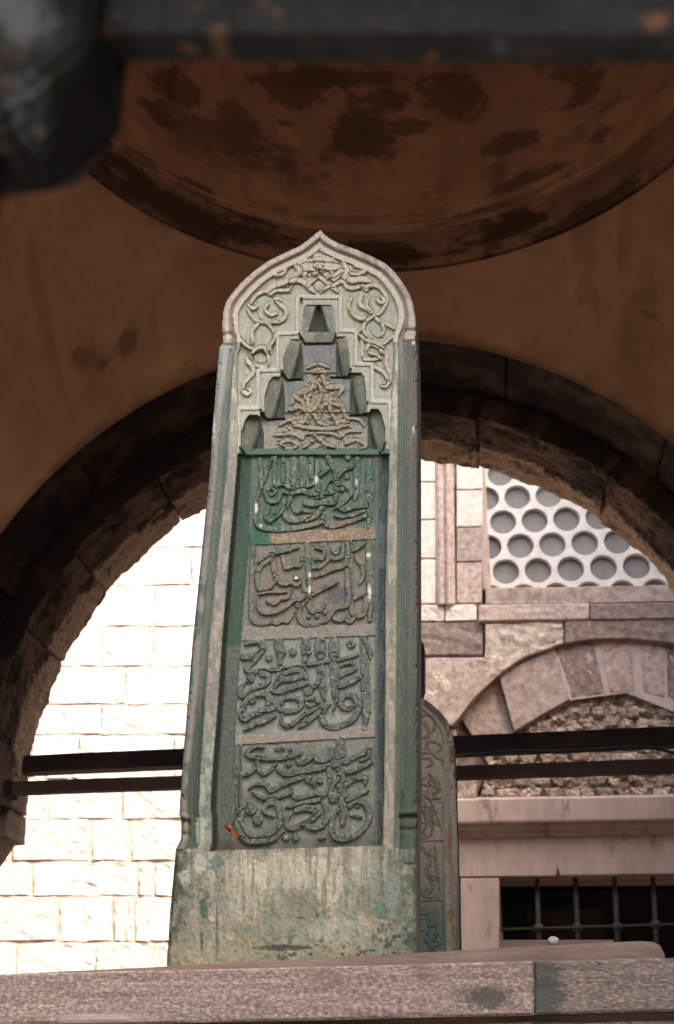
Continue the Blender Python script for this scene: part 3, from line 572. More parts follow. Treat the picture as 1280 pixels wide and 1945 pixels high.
class Field:
    def __init__(s, x0, x1, y0, y1, st):
        s.x = np.arange(x0, x1+st/2, st); s.y = np.arange(y0, y1+st/2, st); s.st = st
        s.X, s.Y = np.meshgrid(s.x, s.y); s.h = np.zeros(s.X.shape); s.k = np.zeros(s.X.shape)   # k: stroke coverage
    def win(s, x0, x1, y0, y1):
        i0, i1 = np.searchsorted(s.y, [y0, y1]); j0, j1 = np.searchsorted(s.x, [x0, x1]); return slice(i0, i1), slice(j0, j1)
    def strokes(s, lst, org, sc, H, wmul=1., smooth=True, key=0, soft=1.3, nib=0., trench=.30):
        """raised bands; lst of (points, width) in zoom pixels; returns coverage into s.k"""
        add = np.zeros(s.X.shape); SD = np.full(s.X.shape, 99.)
        for q, (pts, w) in enumerate(lst):
            P = np.array([(org[0]+p[0]/sc, org[1]+p[1]/sc) for p in pts]); w = w/sc*wmul
            if len(P) == 1: P = np.vstack([P, P+[.1, .1]])
            if smooth: P = crom(P)
            w0 = w/2; sl = s.win(P[:, 0].min()-w-3, P[:, 0].max()+w+3, P[:, 1].min()-w-3, P[:, 1].max()+w+3)
            tg = np.gradient(P, axis=0); th_ = np.arctan2(-tg[:, 1], tg[:, 0]); wf = (1.08-nib*.5)+nib*np.abs(np.sin(th_-math.radians(48)))
            if len(wf) > 4: wf = np.convolve(np.pad(wf, 2, 'edge'), np.ones(5)/5, 'valid')
            d, t, wfac = dpoly(s.X[sl], s.Y[sl], P, wf)
            ww = w0*wfac*(1-.50*ss(.78, 1., t)-.10*ss(.2, 0., t)) if len(pts) > 2 else np.full(d.shape, w0)*(1-.25*ss(.8, 1, t)*(len(pts) > 1))
            hq = H*(.80+.20*((q*37) % 11)/10)
            prof = ss(0, 1, (ww+soft*.5-d)/soft)*(.90+.10*np.sqrt(np.clip(1-(d/np.maximum(ww, .1))**2, 0, 1)))
            # incised dirt line round each stroke where it crosses another one
            SD[sl] = np.minimum(SD[sl], d-ww); cur = add[sl]; new = prof*hq
            groove = np.exp(-((d-ww-.9)/.8)**2)*(cur > .3*H)*H*.65
            add[sl] = np.maximum(cur-groove*(prof < .05), new)
        s.k = np.maximum(s.k, (add > H*.35)*1.); s.h += add-trench*H*np.exp(-((SD-1.2)/1.4)**2)*(SD > 0); return add
ZA, ZB, ZC1, ZD = ((420, 430), 6.737), ((600, 430), 6.4), ((400, 620), 6.4), ((600, 620), 6.4)
CROWN = [(ZA, [([(360,1000),(340,1060),(390,1150),(450,1210),(560,1240),(640,1300),(680,1390)],28), ([(240,1440),(290,1500),(370,1560),(410,1590)],28), ([(690,940),(760,1010),(830,1080),(820,1160),(740,1220),(650,1230)],36),
  ([(690,930),(740,930),(765,960)],26), ([(380,980),(450,880),(570,830),(630,865),(700,820),(860,820),(900,765)],36), ([(350,1010),(400,1050),(455,1030),(440,990)],34), ([(470,1250),(400,1330),(390,1400),(410,1470),(370,1520)],36),
  ([(680,1390),(690,1450),(640,1500),(620,1560),(640,1620)],34), ([(400,1620),(450,1570),(540,1550),(570,1620)],28), ([(580,830),(650,775),(760,735),(890,690)],52), ([(650,590),(720,630),(800,600),(825,530),(760,520)],34),
  ([(950,450),(1000,520),(1080,560),(1060,640),(1090,740)],42), ([(1200,600),(1240,560),(1290,540)],60), ([(1000,470),(1150,470),(1290,430)],80), ([(1070,520),(1190,520),(1290,480)],80), ([(890,680),(980,610),(1000,560),(940,500)],56), ([(900,700),(1000,690),(1080,740),(1200,850)],50), ([(1100,770),(1160,710),(1230,660)],32), ([(600,1000),(560,1060),(620,1130),(720,1120)],30)]),
 (ZB, [([(10,590),(100,660),(180,720),(270,800)],40), ([(60,800),(100,760),(170,730)],26), ([(70,560),(110,500),(180,540),(205,590),(130,640)],30), ([(10,380),(120,420),(250,450)],90), ([(0,470),(130,490),(260,500),(320,520)],60), ([(220,640),(300,560),(340,600)],60),
  ([(210,720),(320,670),(380,740),(460,750),(560,730),(610,770),(650,720),(750,730),(830,810),(860,890),(830,980),(780,1060),(700,1080)],36), ([(740,890),(790,930),(830,900),(790,850)],30),
  ([(560,830),(530,920),(560,970),(640,1010),(700,1080)],42), ([(410,1020),(460,1090),(560,1130),(640,1110),(700,1080)],36), ([(700,1090),(780,1160),(880,1200),(950,1250)],30), ([(700,1090),(620,1150),(560,1240),(520,1290)],30),
  ([(590,1170),(580,1270),(620,1340)],26), ([(800,1180),(830,1260),(790,1340)],26), ([(520,1310),(620,1390),(740,1420),(830,1480)],28), ([(950,1330),(830,1430)],24), ([(400,490),(440,565),(560,560),(590,500),(470,480)],44), ([(340,610),(420,655),(560,640),(650,670)],56), ([(330,420),(370,520),(355,640)],40), ([(430,880),(400,960),(420,1030)],26), ([(640,880),(620,960),(660,1020)],26)]),
 (ZC1, [([(350,160),(420,230),(510,280),(480,330),(500,400)],28), ([(490,330),(560,290),(640,270),(690,340),(710,440),(680,480)],26), ([(450,390),(440,440),(500,480),(560,500)],24), ([(440,400),(520,540),(450,640),(400,700),(390,780),(440,825),(490,790),(450,760)],40), ([(800,110),(740,220),(715,300)],26), ([(560,480),(640,500),(700,490)],26)]),
 (ZD, [([(620,280),(650,215),(760,250),(830,290),(860,380),(850,450),(900,580),(890,680),(850,735),(790,730)],34), ([(720,500),(820,560),(880,650)],34), ([(780,290),(830,325)],28), ([(520,100),(560,180),(560,340),(600,410)],22), ([(590,400),(700,400),(790,380)],34), ([(660,330),(740,350),(800,400)],26)])]
STEPS = [[(454,860),(454.5,776.5),(490.5,775.5),(491,704.5),(528,703.5),(528.5,634.5),(566,632.5),(566,564.5),(645.5,565.5),(645,628.5),(675,629.5),(674,692),(705.5,692.5),(705.5,763.5),(739,764),(740,860)]]
FLORAL = [(((400, 420), 3.048), [([(560,850),(620,828),(690,850)],14), ([(600,870),(650,870),(640,920),(570,980),(490,1010),(470,1060)],30), ([(650,900),(680,960),(760,960),(740,1010)],26), ([(560,1170),(580,1120),(620,1060),(640,1000),(625,940)],18), ([(620,1160),(660,1060),(700,1110),(740,1180),(800,1160)],18), ([(460,1090),(520,1080),(560,1110),(540,1160),(490,1170)],24),
  ([(370,1240),(480,1238),(530,1262),(560,1232),(700,1230),(750,1255),(790,1222),(870,1220)],14), ([(540,1310),(620,1262),(680,1310)],16), ([(600,1240),(660,1290),(720,1310)],16), ([(710,1060),(760,1080),(780,1150),(740,1165)],16), ([(540,1000),(580,1080),(620,1160),(680,1190)],20), ([(480,1010),(530,1050),(570,1100)],22), ([(700,1000),(690,1080),(720,1150)],20), ([(480,1180),(600,1200),(720,1200),(800,1180)],20), ([(400,1290),(450,1270),(500,1300),(450,1320),(400,1290)],16), ([(780,1290),(840,1270),(900,1300),(860,1320)],18), ([(400,1180),(460,1150),(470,1165)],16), ([(790,1140),(860,1150),(890,1190)],16), ([(600,930),(560,1060),(590,1120)],18)])]
P1 = [([(1185,130),(1190,450),(1180,740)],56), ([(1075,110),(1070,300),(1055,500)],56), ([(1150,540),(1060,540),(960,575),(900,560)],56), ([(1150,640),(1000,690),(840,735),(770,700),(760,620),(770,540)],46), ([(1140,590),(1010,640),(860,640)],34), ([(750,700),(500,755),(280,765),(160,735),(125,660),(130,500),(180,350),(240,200),(280,90)],42), ([(650,640),(500,680),(410,650),(400,570),(450,460),(430,380)],46), ([(880,330),(830,280),(790,330),(750,430),(745,550),(690,640),(600,690)],44), ([(800,90),(875,240),(880,400),(870,520)],44), ([(890,335),(1010,380),(1000,460),(860,575)],42), ([(900,270),(960,205),(1040,180)],36), ([(980,270)],54), ([(930,390)],54), ([(990,90)],56), ([(270,375),(310,410),(270,445),(235,410),(270,375)],26), ([(220,430),(250,500),(330,495),(370,410),(430,430)],38), ([(240,560),(225,640),(270,675),(400,560)],50), ([(300,620),(400,510)],30), ([(310,355),(380,330),(450,370),(550,395),(620,350),(700,345)],44), ([(170,110),(180,380)],42), ([(310,90),(300,340)],44), ([(385,110),(380,320)],46), ([(480,110),(475,340)],60), ([(565,100),(560,370)],60), ([(645,110),(650,280)],52), ([(700,130),(705,300),(700,470)],46), ([(470,430),(560,405),(640,430),(710,440)],40), ([(590,520),(670,530),(760,510),(860,525)],44), ([(470,540),(500,600),(580,590)],30), ([(560,590),(650,600)],34), ([(800,200),(730,260)],36), ([(770,430),(860,420)],30)]
P2 = [([(100,120),(92,400),(85,700),(110,805),(190,835),(280,810),(330,830),(380,800),(430,815),(490,720)],44), ([(610,85),(620,400),(622,620),(660,715),(740,705),(770,640)],50), ([(1185,80),(1190,400),(1200,600),(1190,810)],56), ([(1005,60),(1010,350),(1015,650),(1050,755),(1130,745),(1155,650),(1140,565),(1060,580)],46), ([(515,115),(390,150),(280,180),(150,265)],44), ([(275,200),(300,330),(340,430),(400,462),(460,440),(510,470),(580,430)],44), ([(270,230),(170,300),(140,400),(160,500),(220,512),(300,455),(330,400)],42), ([(380,210),(405,305),(450,300),(490,285),(540,285),(560,200)],40), ([(575,430),(580,560),(540,605),(480,615),(400,680),(300,722),(190,722),(150,660),(150,590)],44), ([(240,620),(280,640),(320,640),(360,595),(420,590),(460,520)],36), ([(690,120),(765,140),(755,215),(680,235)],36), ([(980,90),(970,270),(850,320),(670,400)],46), ([(940,110),(930,205),(860,222),(810,205),(790,250),(720,305),(660,312)],40), ([(660,560),(780,490),(890,445)],40), ([(980,340),(985,640),(900,680),(840,725),(800,790),(700,832),(580,832),(530,760),(560,665),(620,610)],44), ([(860,790),(920,805),(960,770),(1000,820),(1060,780)],36), ([(1040,150),(1140,90)],34), ([(1065,215),(1120,300),(1130,400),(1095,465)],36), ([(1050,600),(1150,550)],34), ([(505,405)],60), ([(520,662)],54), ([(700,762)],44), ([(770,730)],44), ([(620,775)],40), ([(840,140),(880,180),(910,130)],30), ([(150,560),(260,540),(420,540)],20)]
P3 = [([(1125,85),(1135,400),(1145,700),(1128,860)],68), ([(1130,90),(1175,180),(1180,250)],34), ([(868,110),(865,180),(865,260)],84), ([(862,240),(872,450),(880,625)],62), ([(748,100),(748,180),(750,250)],84), ([(748,240),(762,450),(785,600)],58), ([(622,95),(620,180),(620,250)],70), ([(612,250),(620,420),(660,500),(720,470),(735,400)],42), ([(385,115),(400,170),(410,240)],74), ([(395,230),(390,350),(370,460),(330,540)],40), ([(80,240),(180,225),(240,190),(240,130),(190,95),(100,130)],56), ([(240,200),(170,280),(105,335),(150,372),(270,340)],44), ([(900,268),(1070,222)],32), ([(640,305),(830,275)],34), ([(420,338),(600,312)],34), ([(295,348),(365,345),(420,338)],38), ([(300,245)],62), ([(510,195)],66), ([(650,205)],36), ([(140,425)],74), ([(640,540)],80), ([(155,612)],70), ([(1010,100),(1040,130),(1010,150),(980,125)],28), ([(410,420),(470,370),(560,355),(590,395),(520,432),(430,440),(370,475),(350,520)],40), ([(630,468),(520,500),(400,540),(310,540)],42), ([(1050,300),(1045,350),(960,385),(910,420)],34), ([(930,320),(990,290),(1050,300)],30), ([(1090,415),(1000,460),(905,505)],46), ([(1040,585),(970,570),(920,640),(980,690),(1050,660)],44), ([(1040,580),(1080,670),(1030,780),(900,842),(800,830),(760,750),(830,645)],52), ([(885,615),(860,700)],26), ([(235,385),(290,400),(300,445),(250,485),(190,500),(110,565),(60,575),(60,500),(110,450)],46), ([(65,700),(110,615),(200,560),(290,570),(300,650),(240,712),(150,745),(90,782),(45,740),(65,690)],48), ([(220,700),(330,690),(390,610),(400,700),(540,702),(585,640),(530,590),(450,600),(415,650)],42), ([(620,610),(690,600),(710,645),(650,665),(620,630)],32), ([(720,620),(760,680),(640,720),(560,780),(470,842),(410,800),(415,740)],40), ([(740,715),(650,790),(560,852)],46), ([(350,750),(250,800),(180,820),(90,875)],44), ([(600,745),(480,850)],26)]
P4 = [([(935,95),(940,400),(960,600),(950,790)],72), ([(65,140),(60,500),(60,680),(30,800)],20), ([(100,140),(88,640)],14), ([(1170,175),(1080,215),(970,270),(800,315),(600,352),(470,372),(410,330),(400,280)],50), ([(1175,185),(1160,245),(1095,265)],30), ([(1185,275),(1100,320),(980,372)],42), ([(860,165),(850,240),(760,262),(710,225),(650,265),(580,282),(565,235)],40), ([(600,200),(450,240),(280,240),(150,210),(210,150),(290,150)],38), ([(245,250),(205,340),(120,392)],36), ([(240,285),(265,360),(320,362),(400,290)],36), ([(500,290)],52), ([(400,165)],38), ([(450,160)],36), ([(512,168)],38), ([(840,340),(850,480),(800,540),(720,542),(640,565),(550,570),(520,495)],44), ([(670,425)],66), ([(712,450)],60), ([(760,425)],62), ([(620,400),(500,440),(400,490),(345,510),(300,452),(210,460),(170,500)],42), ([(515,530),(410,570),(330,582),(260,565),(200,530)],34), ([(765,588),(650,612),(480,655)],38), ([(1010,645),(1060,600),(1140,620),(1180,710),(1140,820),(1030,905),(910,912),(860,840),(880,740),(920,675)],48), ([(1020,715),(1110,732)],28), ([(1075,650)],24), ([(920,410),(870,480),(850,570),(880,600),(925,545)],34), ([(970,475),(1060,415),(1140,400),(1140,465)],40), ([(990,600),(1160,515)],36), ([(180,660)],110), ([(105,690),(95,820),(150,900),(280,905),(400,825),(432,720),(400,625),(330,615),(290,680),(370,730)],50), ([(60,800),(110,900),(180,942),(340,932),(460,860)],40), ([(240,762)],80), ([(560,680),(650,660),(730,690),(680,760),(610,800),(530,830),(480,780),(520,700)],46), ([(800,615),(825,720),(780,810),(700,822),(620,800)],46), ([(480,905)],66), ([(560,905)],66), ([(760,915),(800,910)],30), ([(700,760),(770,700)],30), ([(130,640),(60,700)],30)]
PAN = [(P1, (460, 850), 4.923), (P2, (460, 1015), 4.923), (P3, (445, 1195), 4.571), (P4, (435, 1385), 4.414)]
OL = np.array([(609,436),(600.3,442),(585,455),(568.4,467),(538.7,480.5),(509,495),(479.4,516),(457,537),(439.3,557.6),(429,572.5),(423,593),(420.7,625),(421,634),(423,642),(422,652),(417,658),(415.6,665),(407,767),(402,828),(399.5,880),(377.8,1100),(366,1215),(356,1337),(346,1455),(343,1500),(341,1538),(340,1546),(344,1556),(344,1590),(340,1602),(334,1612),(329.5,1660),(322,1740),(316.5,1840)])
OR = np.array([(609,436),(615.6,444),(628,453.4),(647,463),(678,473.8),(709.4,487.8),(732.8,500),(750,516),(765.6,536),(779.7,559.7),(786,580),(789.8,602),(791,625),(790,634),(789,642),(791,652),(793,658),(793.7,700),(794,880),(794,1200),(794,1500),(793,1560),(791,1640),(791,1840)])
YS = 2.40
def build_stele():
    f = Field(312, 797, 434, 1840, 1.25); X, Y = f.X, f.Y
    xl = np.interp(Y, OL[:, 1], OL[:, 0]); xr = np.interp(Y, OR[:, 1], OR[:, 0])
    inside = (X >= xl-.01) & (X <= xr+.01)
    dl, _ = dpoly(X, Y, OL[::1]); dr, _ = dpoly(X, Y, OR); xm = 609+(Y-436)*-.02
    left = X < xm; d = np.where(left, dl, dr)
    # moulding widths along the height
    wy = [436, 600, 640, 665, 828, 1100, 1300, 1500, 1600]
    W1 = np.where(left, np.interp(Y, wy, [13, 14, 18, 22, 17, 17, 20, 15, 15]), np.interp(Y, wy, [14, 15, 22, 26, 27, 27, 30, 33, 33]))
    W2 = np.where(left, np.interp(Y, wy, [18, 19, 26, 28, 31, 30, 32, 35, 35]), np.interp(Y, wy, [19, 20, 32, 36, 38, 39, 41, 43, 43]))
    W3 = np.where(left, np.interp(Y, wy, [28, 30, 34, 35.5, 50, 53, 57, 58, 59]), np.interp(Y, wy, [29, 32, 42, 45, 54, 62, 63, 65, 65]))
    mm = .001
    roll = -14*mm+14*mm*np.sqrt(np.clip(1-((d-W1*.5)/(W1*.5))**2, 0, 1))
    roll = np.where((Y > 655) & (Y < 1560), roll-3*mm*np.exp(-((d-W1*.28)/1.2)**2)*(~left), roll)
    groove = -11*mm-3*mm*np.exp(-((d-(W1+W2)/2)/2.2)**2)
    fill = -1.2*mm*((d-W2)/np.maximum(W3-W2, 1)*2-1)**4
    h = np.where(d < W1, roll, np.where(d < W2, groove, fill))
    # beads / notches of the corner colonnettes
    for yc, dep, s_ in ((632, -9, 4.5), (653, -6, 3.2), (1546, 4, 5), (1556, -9, 4), (1580, -5, 5)):
        h += dep*mm*np.exp(-((Y-yc+(X-600)*.02)/s_)**2)*(d < W1+2)
    h += 3*mm*np.exp(-((Y-643)/4)**2)*(d < W1)
    lab = np.zeros(X.shape, int)
    inn = d > W3
    # floors
    crown = inn & (Y < 862)
    h = np.where(crown, -11*mm, h); lab[crown] = 1
    # the niche staircase
    st = np.array(STEPS[0], float); ys_ = st[:, 1]
    def inpoly(P):
        r = np.zeros(X.shape, bool); n = len(P)
        for i in range(n):
            (xa, ya), (xb, yb) = P[i], P[(i+1) % n]
            if ya == yb: continue
            c = ((ya > Y) != (yb > Y)) & (X < (xb-xa)*(Y-ya)/(yb-ya)+xa); r ^= c
        return r
    niche = inpoly(list(st)+[(740, 870), (454, 870)]) & (Y < 866)
    f.h[:] = 0
    for (org, sc), L in CROWN:
        f.strokes(L, org, sc, 9.5*mm, wmul=1.2, soft=1.1)
    fil = f.strokes([([(330,480),(350,530),(400,545)],110), ([(420,350),(480,320),(520,300)],60), ([(390,285),(440,280)],44), ([(900,450),(890,500),(940,520)],110), ([(840,320),(900,335),(960,360)],56), ([(850,255),(890,260)],44), ([(600,210),(650,200),(710,215)],120), ([(560,260),(610,270)],90), ([(700,270),(750,270)],90), ([(250,640),(230,700)],46), ([(980,620),(1000,650)],60), ([(290,790),(320,800)],60), ([(960,740),(1010,750)],70), ([(230,830),(220,920),(200,970)],44), ([(1050,880),(1040,940)],40), ([(650,365)],60)], (399, 427), 3.137, 4.2*mm, soft=2.2)
    band = f.h.copy(); f.h[:] = 0
    # scalloped modelling inside the leaves
    h = np.where(crown & ~niche, h+band*(.9+.2*fbm(X/5, Y/5, 303, 2)), h)
    ds, _ = dpoly(X, Y, st)
    h = np.where(crown & (ds < 4.6), np.maximum(h, -1.2*mm-2.6*mm*(np.abs(ds-3.2) < .9)*0-2.2*mm*ss(1.4, .4, ds)*0), h)
    h = np.where(niche & (ds > 3.4), -3.5*mm, h); h = np.where(niche & (ds > 3.4) & (ds < 4.8), -6*mm, h)
    # tiers: inner polygon (dark stepped bay), floor recedes downwards
    tiers = [(572, 637, 578, 654, -9, -13), (538, 668, 642, 722, -17, -20), (501, 699, 710, 797, -24, -28), (457, 733, 785, 866, -32, -36)]
    cells = {0: [(578, 632, 574, 636, 579, 651)], 1: [(548, 571, 538, 576, 645, 723), (640, 660, 637, 664, 640, 719)], 2: [(514, 537, 502, 541, 716, 799), (668, 690, 664, 695, 708, 790)], 3: [(470, 493, 457, 502, 788, 869), (700, 722, 697, 732, 777, 863)]}
    for i, (x0, x1, y0, y1, h0, h1) in enumerate(tiers):
        m = niche & (Y > y0-2) & (Y <= y1) & (X > cells[i][0][3]-8) & (X < cells[i][-1][2]+8) & (i > 0)
        h = np.where(m, (h0+(h1-h0)*(Y-y0)/(y1-y0))*mm, h); lab[m] = 3
    f.strokes([l for l in FLORAL[0][1]], FLORAL[0][0][0], FLORAL[0][0][1], 7*mm, wmul=1.0, soft=1.2); h = np.where(niche & (Y > 680), h+f.h, h); flo = f.k.copy(); f.h[:] = 0; f.k[:] = 0
    tri = (np.abs(X-605) < (Y-668)*.46)&(Y > 690)&(Y < 862); h = np.where(tri & niche, h+(fbm(X/4.5, Y/4.5, 307, 3)-.45)*13*mm*ss(0, .1, fbm(X/9, Y/9, 308, 2)-.38), h)
    facet = np.zeros(X.shape); cellm = np.zeros(X.shape)
    for i, L in cells.items():
        for q, (xa, xb, xc, xd, ya, yb) in enumerate(L):
            # trapezoid widening downwards with rounded top, chamfered bottom corners
            t = (Y-ya)/(yb-ya); lx = xa+(xc-xa)*np.clip(t*2.2, 0, 1); rx = xb+(xd-xb)*np.clip(t*2.2, 0, 1)
            m = (t > 0) & (t < 1) & (X > lx+ss(.12, 0, t)*4+ss(.86, 1, t)*(10 if q == 0 else 0)*(i > 0)) & (X < rx-ss(.12, 0, t)*4-ss(.86, 1, t)*(10 if (q == 1 or i == 0) else 0)*(1 if i else .6))
            u = (X-lx)/np.maximum(rx-lx, 1)
            h0, h1 = (-5, -8) if i == 0 else (tiers[i][4]+7+(9-i), tiers[i][5]+9)
            if i == 0:
                dep = 24*np.clip(1-np.abs(u-.5)/(.08+.30*t), 0, 1)*ss(0, .1, t)*(t < .72)+5*(1-np.abs(u-.5)*2)*(t > .72)
            else:
                uu = u if q == 0 else 1-u
                r = 1.0-.62*t           # ridge from inner top to outer bottom
                dep = np.where(uu > r, 10*np.clip((uu-r)/.18, 0, 1)+5*np.sin(math.pi*np.clip((uu-r)/np.maximum(1-r, .1), 0, 1)), 9*np.clip(uu/np.maximum(r, .1), 0, 1)**1.5)
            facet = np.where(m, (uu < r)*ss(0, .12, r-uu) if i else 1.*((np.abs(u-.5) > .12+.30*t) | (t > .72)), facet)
            hh = (h0+(h1-h0)*t-dep-3*np.exp(-((t-0)/.05)**2))*mm
            h = np.where(m & niche, hh, h); lab[m & niche] = 2; cellm = np.maximum(cellm, m*1.); 
            und = (t >= 1) & (t < 1+3.4/(yb-ya)) & (X > xc+4) & (X < xd-4); h = np.where(und, (tiers[i][5]-5)*mm, h)
    KC = ((399, 427), 3.137)
    for L_ in ([(530,652),(566,712),(737,708),(748,652)], [(425,872),(460,928),(540,924)], [(838,858),(828,912),(720,913)], [(300,1105),(335,1162),(440,1160)], [(938,1058),(925,1135),(838,1139)], [(178,1330),(222,1392),(312,1380)], [(1046,1300),(1030,1358),(930,1368)], [(545,470),(545,440)]):
        Pq = np.array([(KC[0][0]+a/KC[1], KC[0][1]+b/KC[1]) for a, b in L_]); dq, _ = dpoly(X, Y, Pq); h = h-13*mm*ss(2.6, 1.1, dq)*niche
    bot = niche & (Y > 854) & (Y < 864) & (X > 470) & (X < 720); h = np.where(bot, -31*mm, h)
    # recess with the four panels
    by = 1617-(X-393)*.032
    rec = inn & (Y >= 862) & (Y < by); rec2 = rec & (lab != 2) & ~bot
    jl = ss(0, 1, (d-W3)/np.where(left, np.interp(Y, [860, 1000, 1600], [9, 11, 15]), 1.5))
    floor = -44*mm*jl
    lip = np.where(left, 0, 3.5*mm*((X > 713) & (X < 718.5)))+np.where(left, 0, -3*mm*(X > 719)*(X < 722))
    fl = floor+lip+(fbm(X/14, Y/14, 321, 3)-.5)*3*mm+(fbm(X/3.5, Y/3.5, 322, 2)-.5)*2.4*mm+2.6*mm*(np.abs(X-np.interp(Y, [1036, 1217, 1415, 1600], [471, 455, 446, 440])) < 1.6)*(Y > 1030)
    # ledges at the top of each panel
    def yl(xa, ya, xb, yb): return ya+(yb-ya)*(X-xa)/(xb-xa)
    tops = [yl(470, 864, 725, 862), yl(472, 1036, 712, 1024), yl(457, 1217, 711, 1207), yl(445, 1415, 709, 1400)]
    bands = [(yl(470, 1012, 712, 1002), tops[1]), (yl(470, 1190, 712, 1186), tops[2]), (yl(450, 1398, 711, 1378), tops[3])]
    inx = (X > np.interp(Y, [862, 1036, 1217, 1415, 1600], [478, 473, 458, 446, 438])) & (X < 713)
    for a_, b_ in bands:
        fl = np.where((Y > a_) & (Y < b_) & inx, floor+4.2*mm+(fbm(X/6, Y/4, 325, 3)-.5)*2*mm, fl)
    f.h[:] = 0; f.k[:] = 0; letter = np.zeros(X.shape)
    for i, (L, org, sc) in enumerate(PAN):
        a_ = f.strokes(L, org, sc, 10.0*mm, wmul=1.02, soft=.9, nib=.30, trench=.24)
    letter = f.h*(.93+.14*fbm(X/4, Y/4, 330, 2))*(1-.35*ss(.66, .74, fbm(X/6, Y/6, 333, 3))); ltm = f.k.copy()
    fl = np.maximum(fl, floor+letter)
    h = np.where(rec2, fl, h)
    low = inn & (Y >= by) & (Y < by+3) & (Y > 900)
    pan = np.zeros(X.shape, int); pan[Y > 1018] = 1; pan[Y > 1200] = 2; pan[Y > 1392] = 3
    lab[rec] = 4+pan[rec]; lab[rec & (ltm > 0) & (X > 440)] = 8+pan[rec & (ltm > 0) & (X > 440)]
    # base block: everything flush and battered
    bm = ss(1592, 1625, Y+(np.abs(X-560) > 170)*0-(np.abs(X-560) < 165)*0)
    based = (Y >= by) | ((~inn) & (Y > 1600))
    hb = -2*mm+(fbm(X/30, Y/40, 340, 4)-.5)*7*mm+(fbm(X/5, Y/7, 341, 3)-.5)*2.4*mm-9*mm*ss(7, 0, d)
    arch_ = ((X-778)/13)**2+((np.minimum(Y, 1600)-1600)/18)**2 < 1
    hb = np.where((np.abs(X-778) < 11) & (Y > 1575) & (Y < 1640), hb+3*mm, hb)
    wgt = np.where(inn, 1.*(Y >= by), ss(1585, 1640, Y)); h = h*(1-wgt)+hb*wgt
    lab[(Y > 1622) | (inn & (Y >= by) & (Y > 900))] = 12
    # overall wear
    h = h+(fbm(X/9, Y/9, 350, 4)-.5)*1.6*mm+(fbm(X/2.6, Y/2.6, 351, 2)-.5)*.9*mm
    chip = ss(.66, .74, fbm(X/7, Y/11, 352, 3))*(d < 6)*5*mm; h -= chip
    # ---------------- colours of stone, algae, verdigris and lichen, plus shade painted in niche and jamb
    def C(*a): return np.array(a)
    col = np.zeros(X.shape+(3,))
    def paint(c, m):
        nonlocal col; m = np.clip(m, 0, 1)[..., None]; col = col*(1-m)+np.array(c)*m
    n1 = fbm(X/26, Y/40, 401, 4); n2 = fbm(X/7, Y/28, 402, 4); n3 = fbm(X/4, Y/4, 403, 3); n4 = fbm(X/12, Y/12, 404, 4)
    col[:] = (.40, .385, .315)
    paint((.44, .375, .325), (d < W1)*(Y < 655)*.9*(1-.6*((X > 700) & (Y > 480))))
    paint((.30, .25, .22), (d < W1)*(Y < 655)*(X > 640)*ss(.40, .6, n2)*.9)
    paint((.31, .33, .255), lab == 1); paint((.43, .405, .32), (lab == 1)*(band > 4*mm)); paint((.42, .38, .31), (lab == 1)*ss(560, 520, Y)*.8)
    paint((.44, .41, .34), (d >= W2)*(d < W3)*(Y < 850)); paint((.44, .42, .35), (lab <= 1)*(ds < 5)*(Y < 860))
    paint((.22, .17, .13), (d > W1-1)*(d < W2)*(Y < 655)*.8)
    # columns
    cl = (Y > 650)
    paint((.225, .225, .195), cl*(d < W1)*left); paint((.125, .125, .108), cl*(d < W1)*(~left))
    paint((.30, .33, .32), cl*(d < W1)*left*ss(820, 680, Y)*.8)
    paint((.07, .12, .09), cl*(d < W1)*ss(.5, .66, n2)*ss(900, 1150, Y)*.8); paint((.055, .095, .07), cl*(d < W1)*(~left)*ss(1150, 1500, Y)*.75)
    paint((.30, .29, .26), cl*(~left)*(np.abs(d-W1+3) < 1.6)*.5*(Y < 1500))
    paint((.075, .125, .098), cl*(d >= W1)*(d < W2)*(.9)); paint((.17, .17, .145), cl*(d >= W1)*(d < W2)*ss(.5, .64, n2)*.7); paint((.20, .22, .19), cl*(d >= W1)*(d < W2)*ss(760, 680, Y))
    paint((.04, .065, .045), cl*(d >= W1)*(d < W2)*left*ss(1250, 1400, Y)*.7)
    fm = cl*(d >= W2)*(d < W3)
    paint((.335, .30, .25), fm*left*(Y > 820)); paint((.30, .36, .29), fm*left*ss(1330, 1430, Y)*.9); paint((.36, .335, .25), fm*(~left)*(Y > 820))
    paint((.17, .20, .155), fm*ss(.46, .64, n2)*.75); paint((.12, .16, .12), fm*ss(3.5, 0, np.minimum(d-W2, W3-d)+(n3-.5)*3)*.75); paint((.21, .20, .165), fm*ss(.5, .6, n4)*.5); paint((.20, .14, .09), fm*(~left)*ss(6, 0, np.abs(d-W3))*.0)
    paint((.07, .17, .12), fm*left*ss(.54, .62, n4)*(Y > 1440)*.5)
    # niche: grime, with facet shade painted into the cell colours
    tm = (lab == 3)
    paint((.17, .185, .165), tm); paint((.15, .165, .165), tm*ss(.45, .6, n4)); paint((.25, .235, .17), tm*tri*.8); paint((.31, .24, .14), tm*tri*ss(.48, .6, n4)*.8); paint((.14, .14, .12), tm*tri*ss(.5, .62, n3)*.6); paint((.33, .29, .20), tm*(flo > 0)*.6); paint((.27, .26, .20), tm*(Y > 808)*.8)
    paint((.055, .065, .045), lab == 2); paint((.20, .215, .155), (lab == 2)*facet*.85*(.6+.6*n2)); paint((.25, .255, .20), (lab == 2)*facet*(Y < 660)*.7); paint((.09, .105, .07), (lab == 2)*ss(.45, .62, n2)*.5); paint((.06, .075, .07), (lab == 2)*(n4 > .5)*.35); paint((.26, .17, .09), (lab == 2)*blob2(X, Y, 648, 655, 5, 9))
    paint((.08, .16, .115), bot | (niche & (Y > 852)))
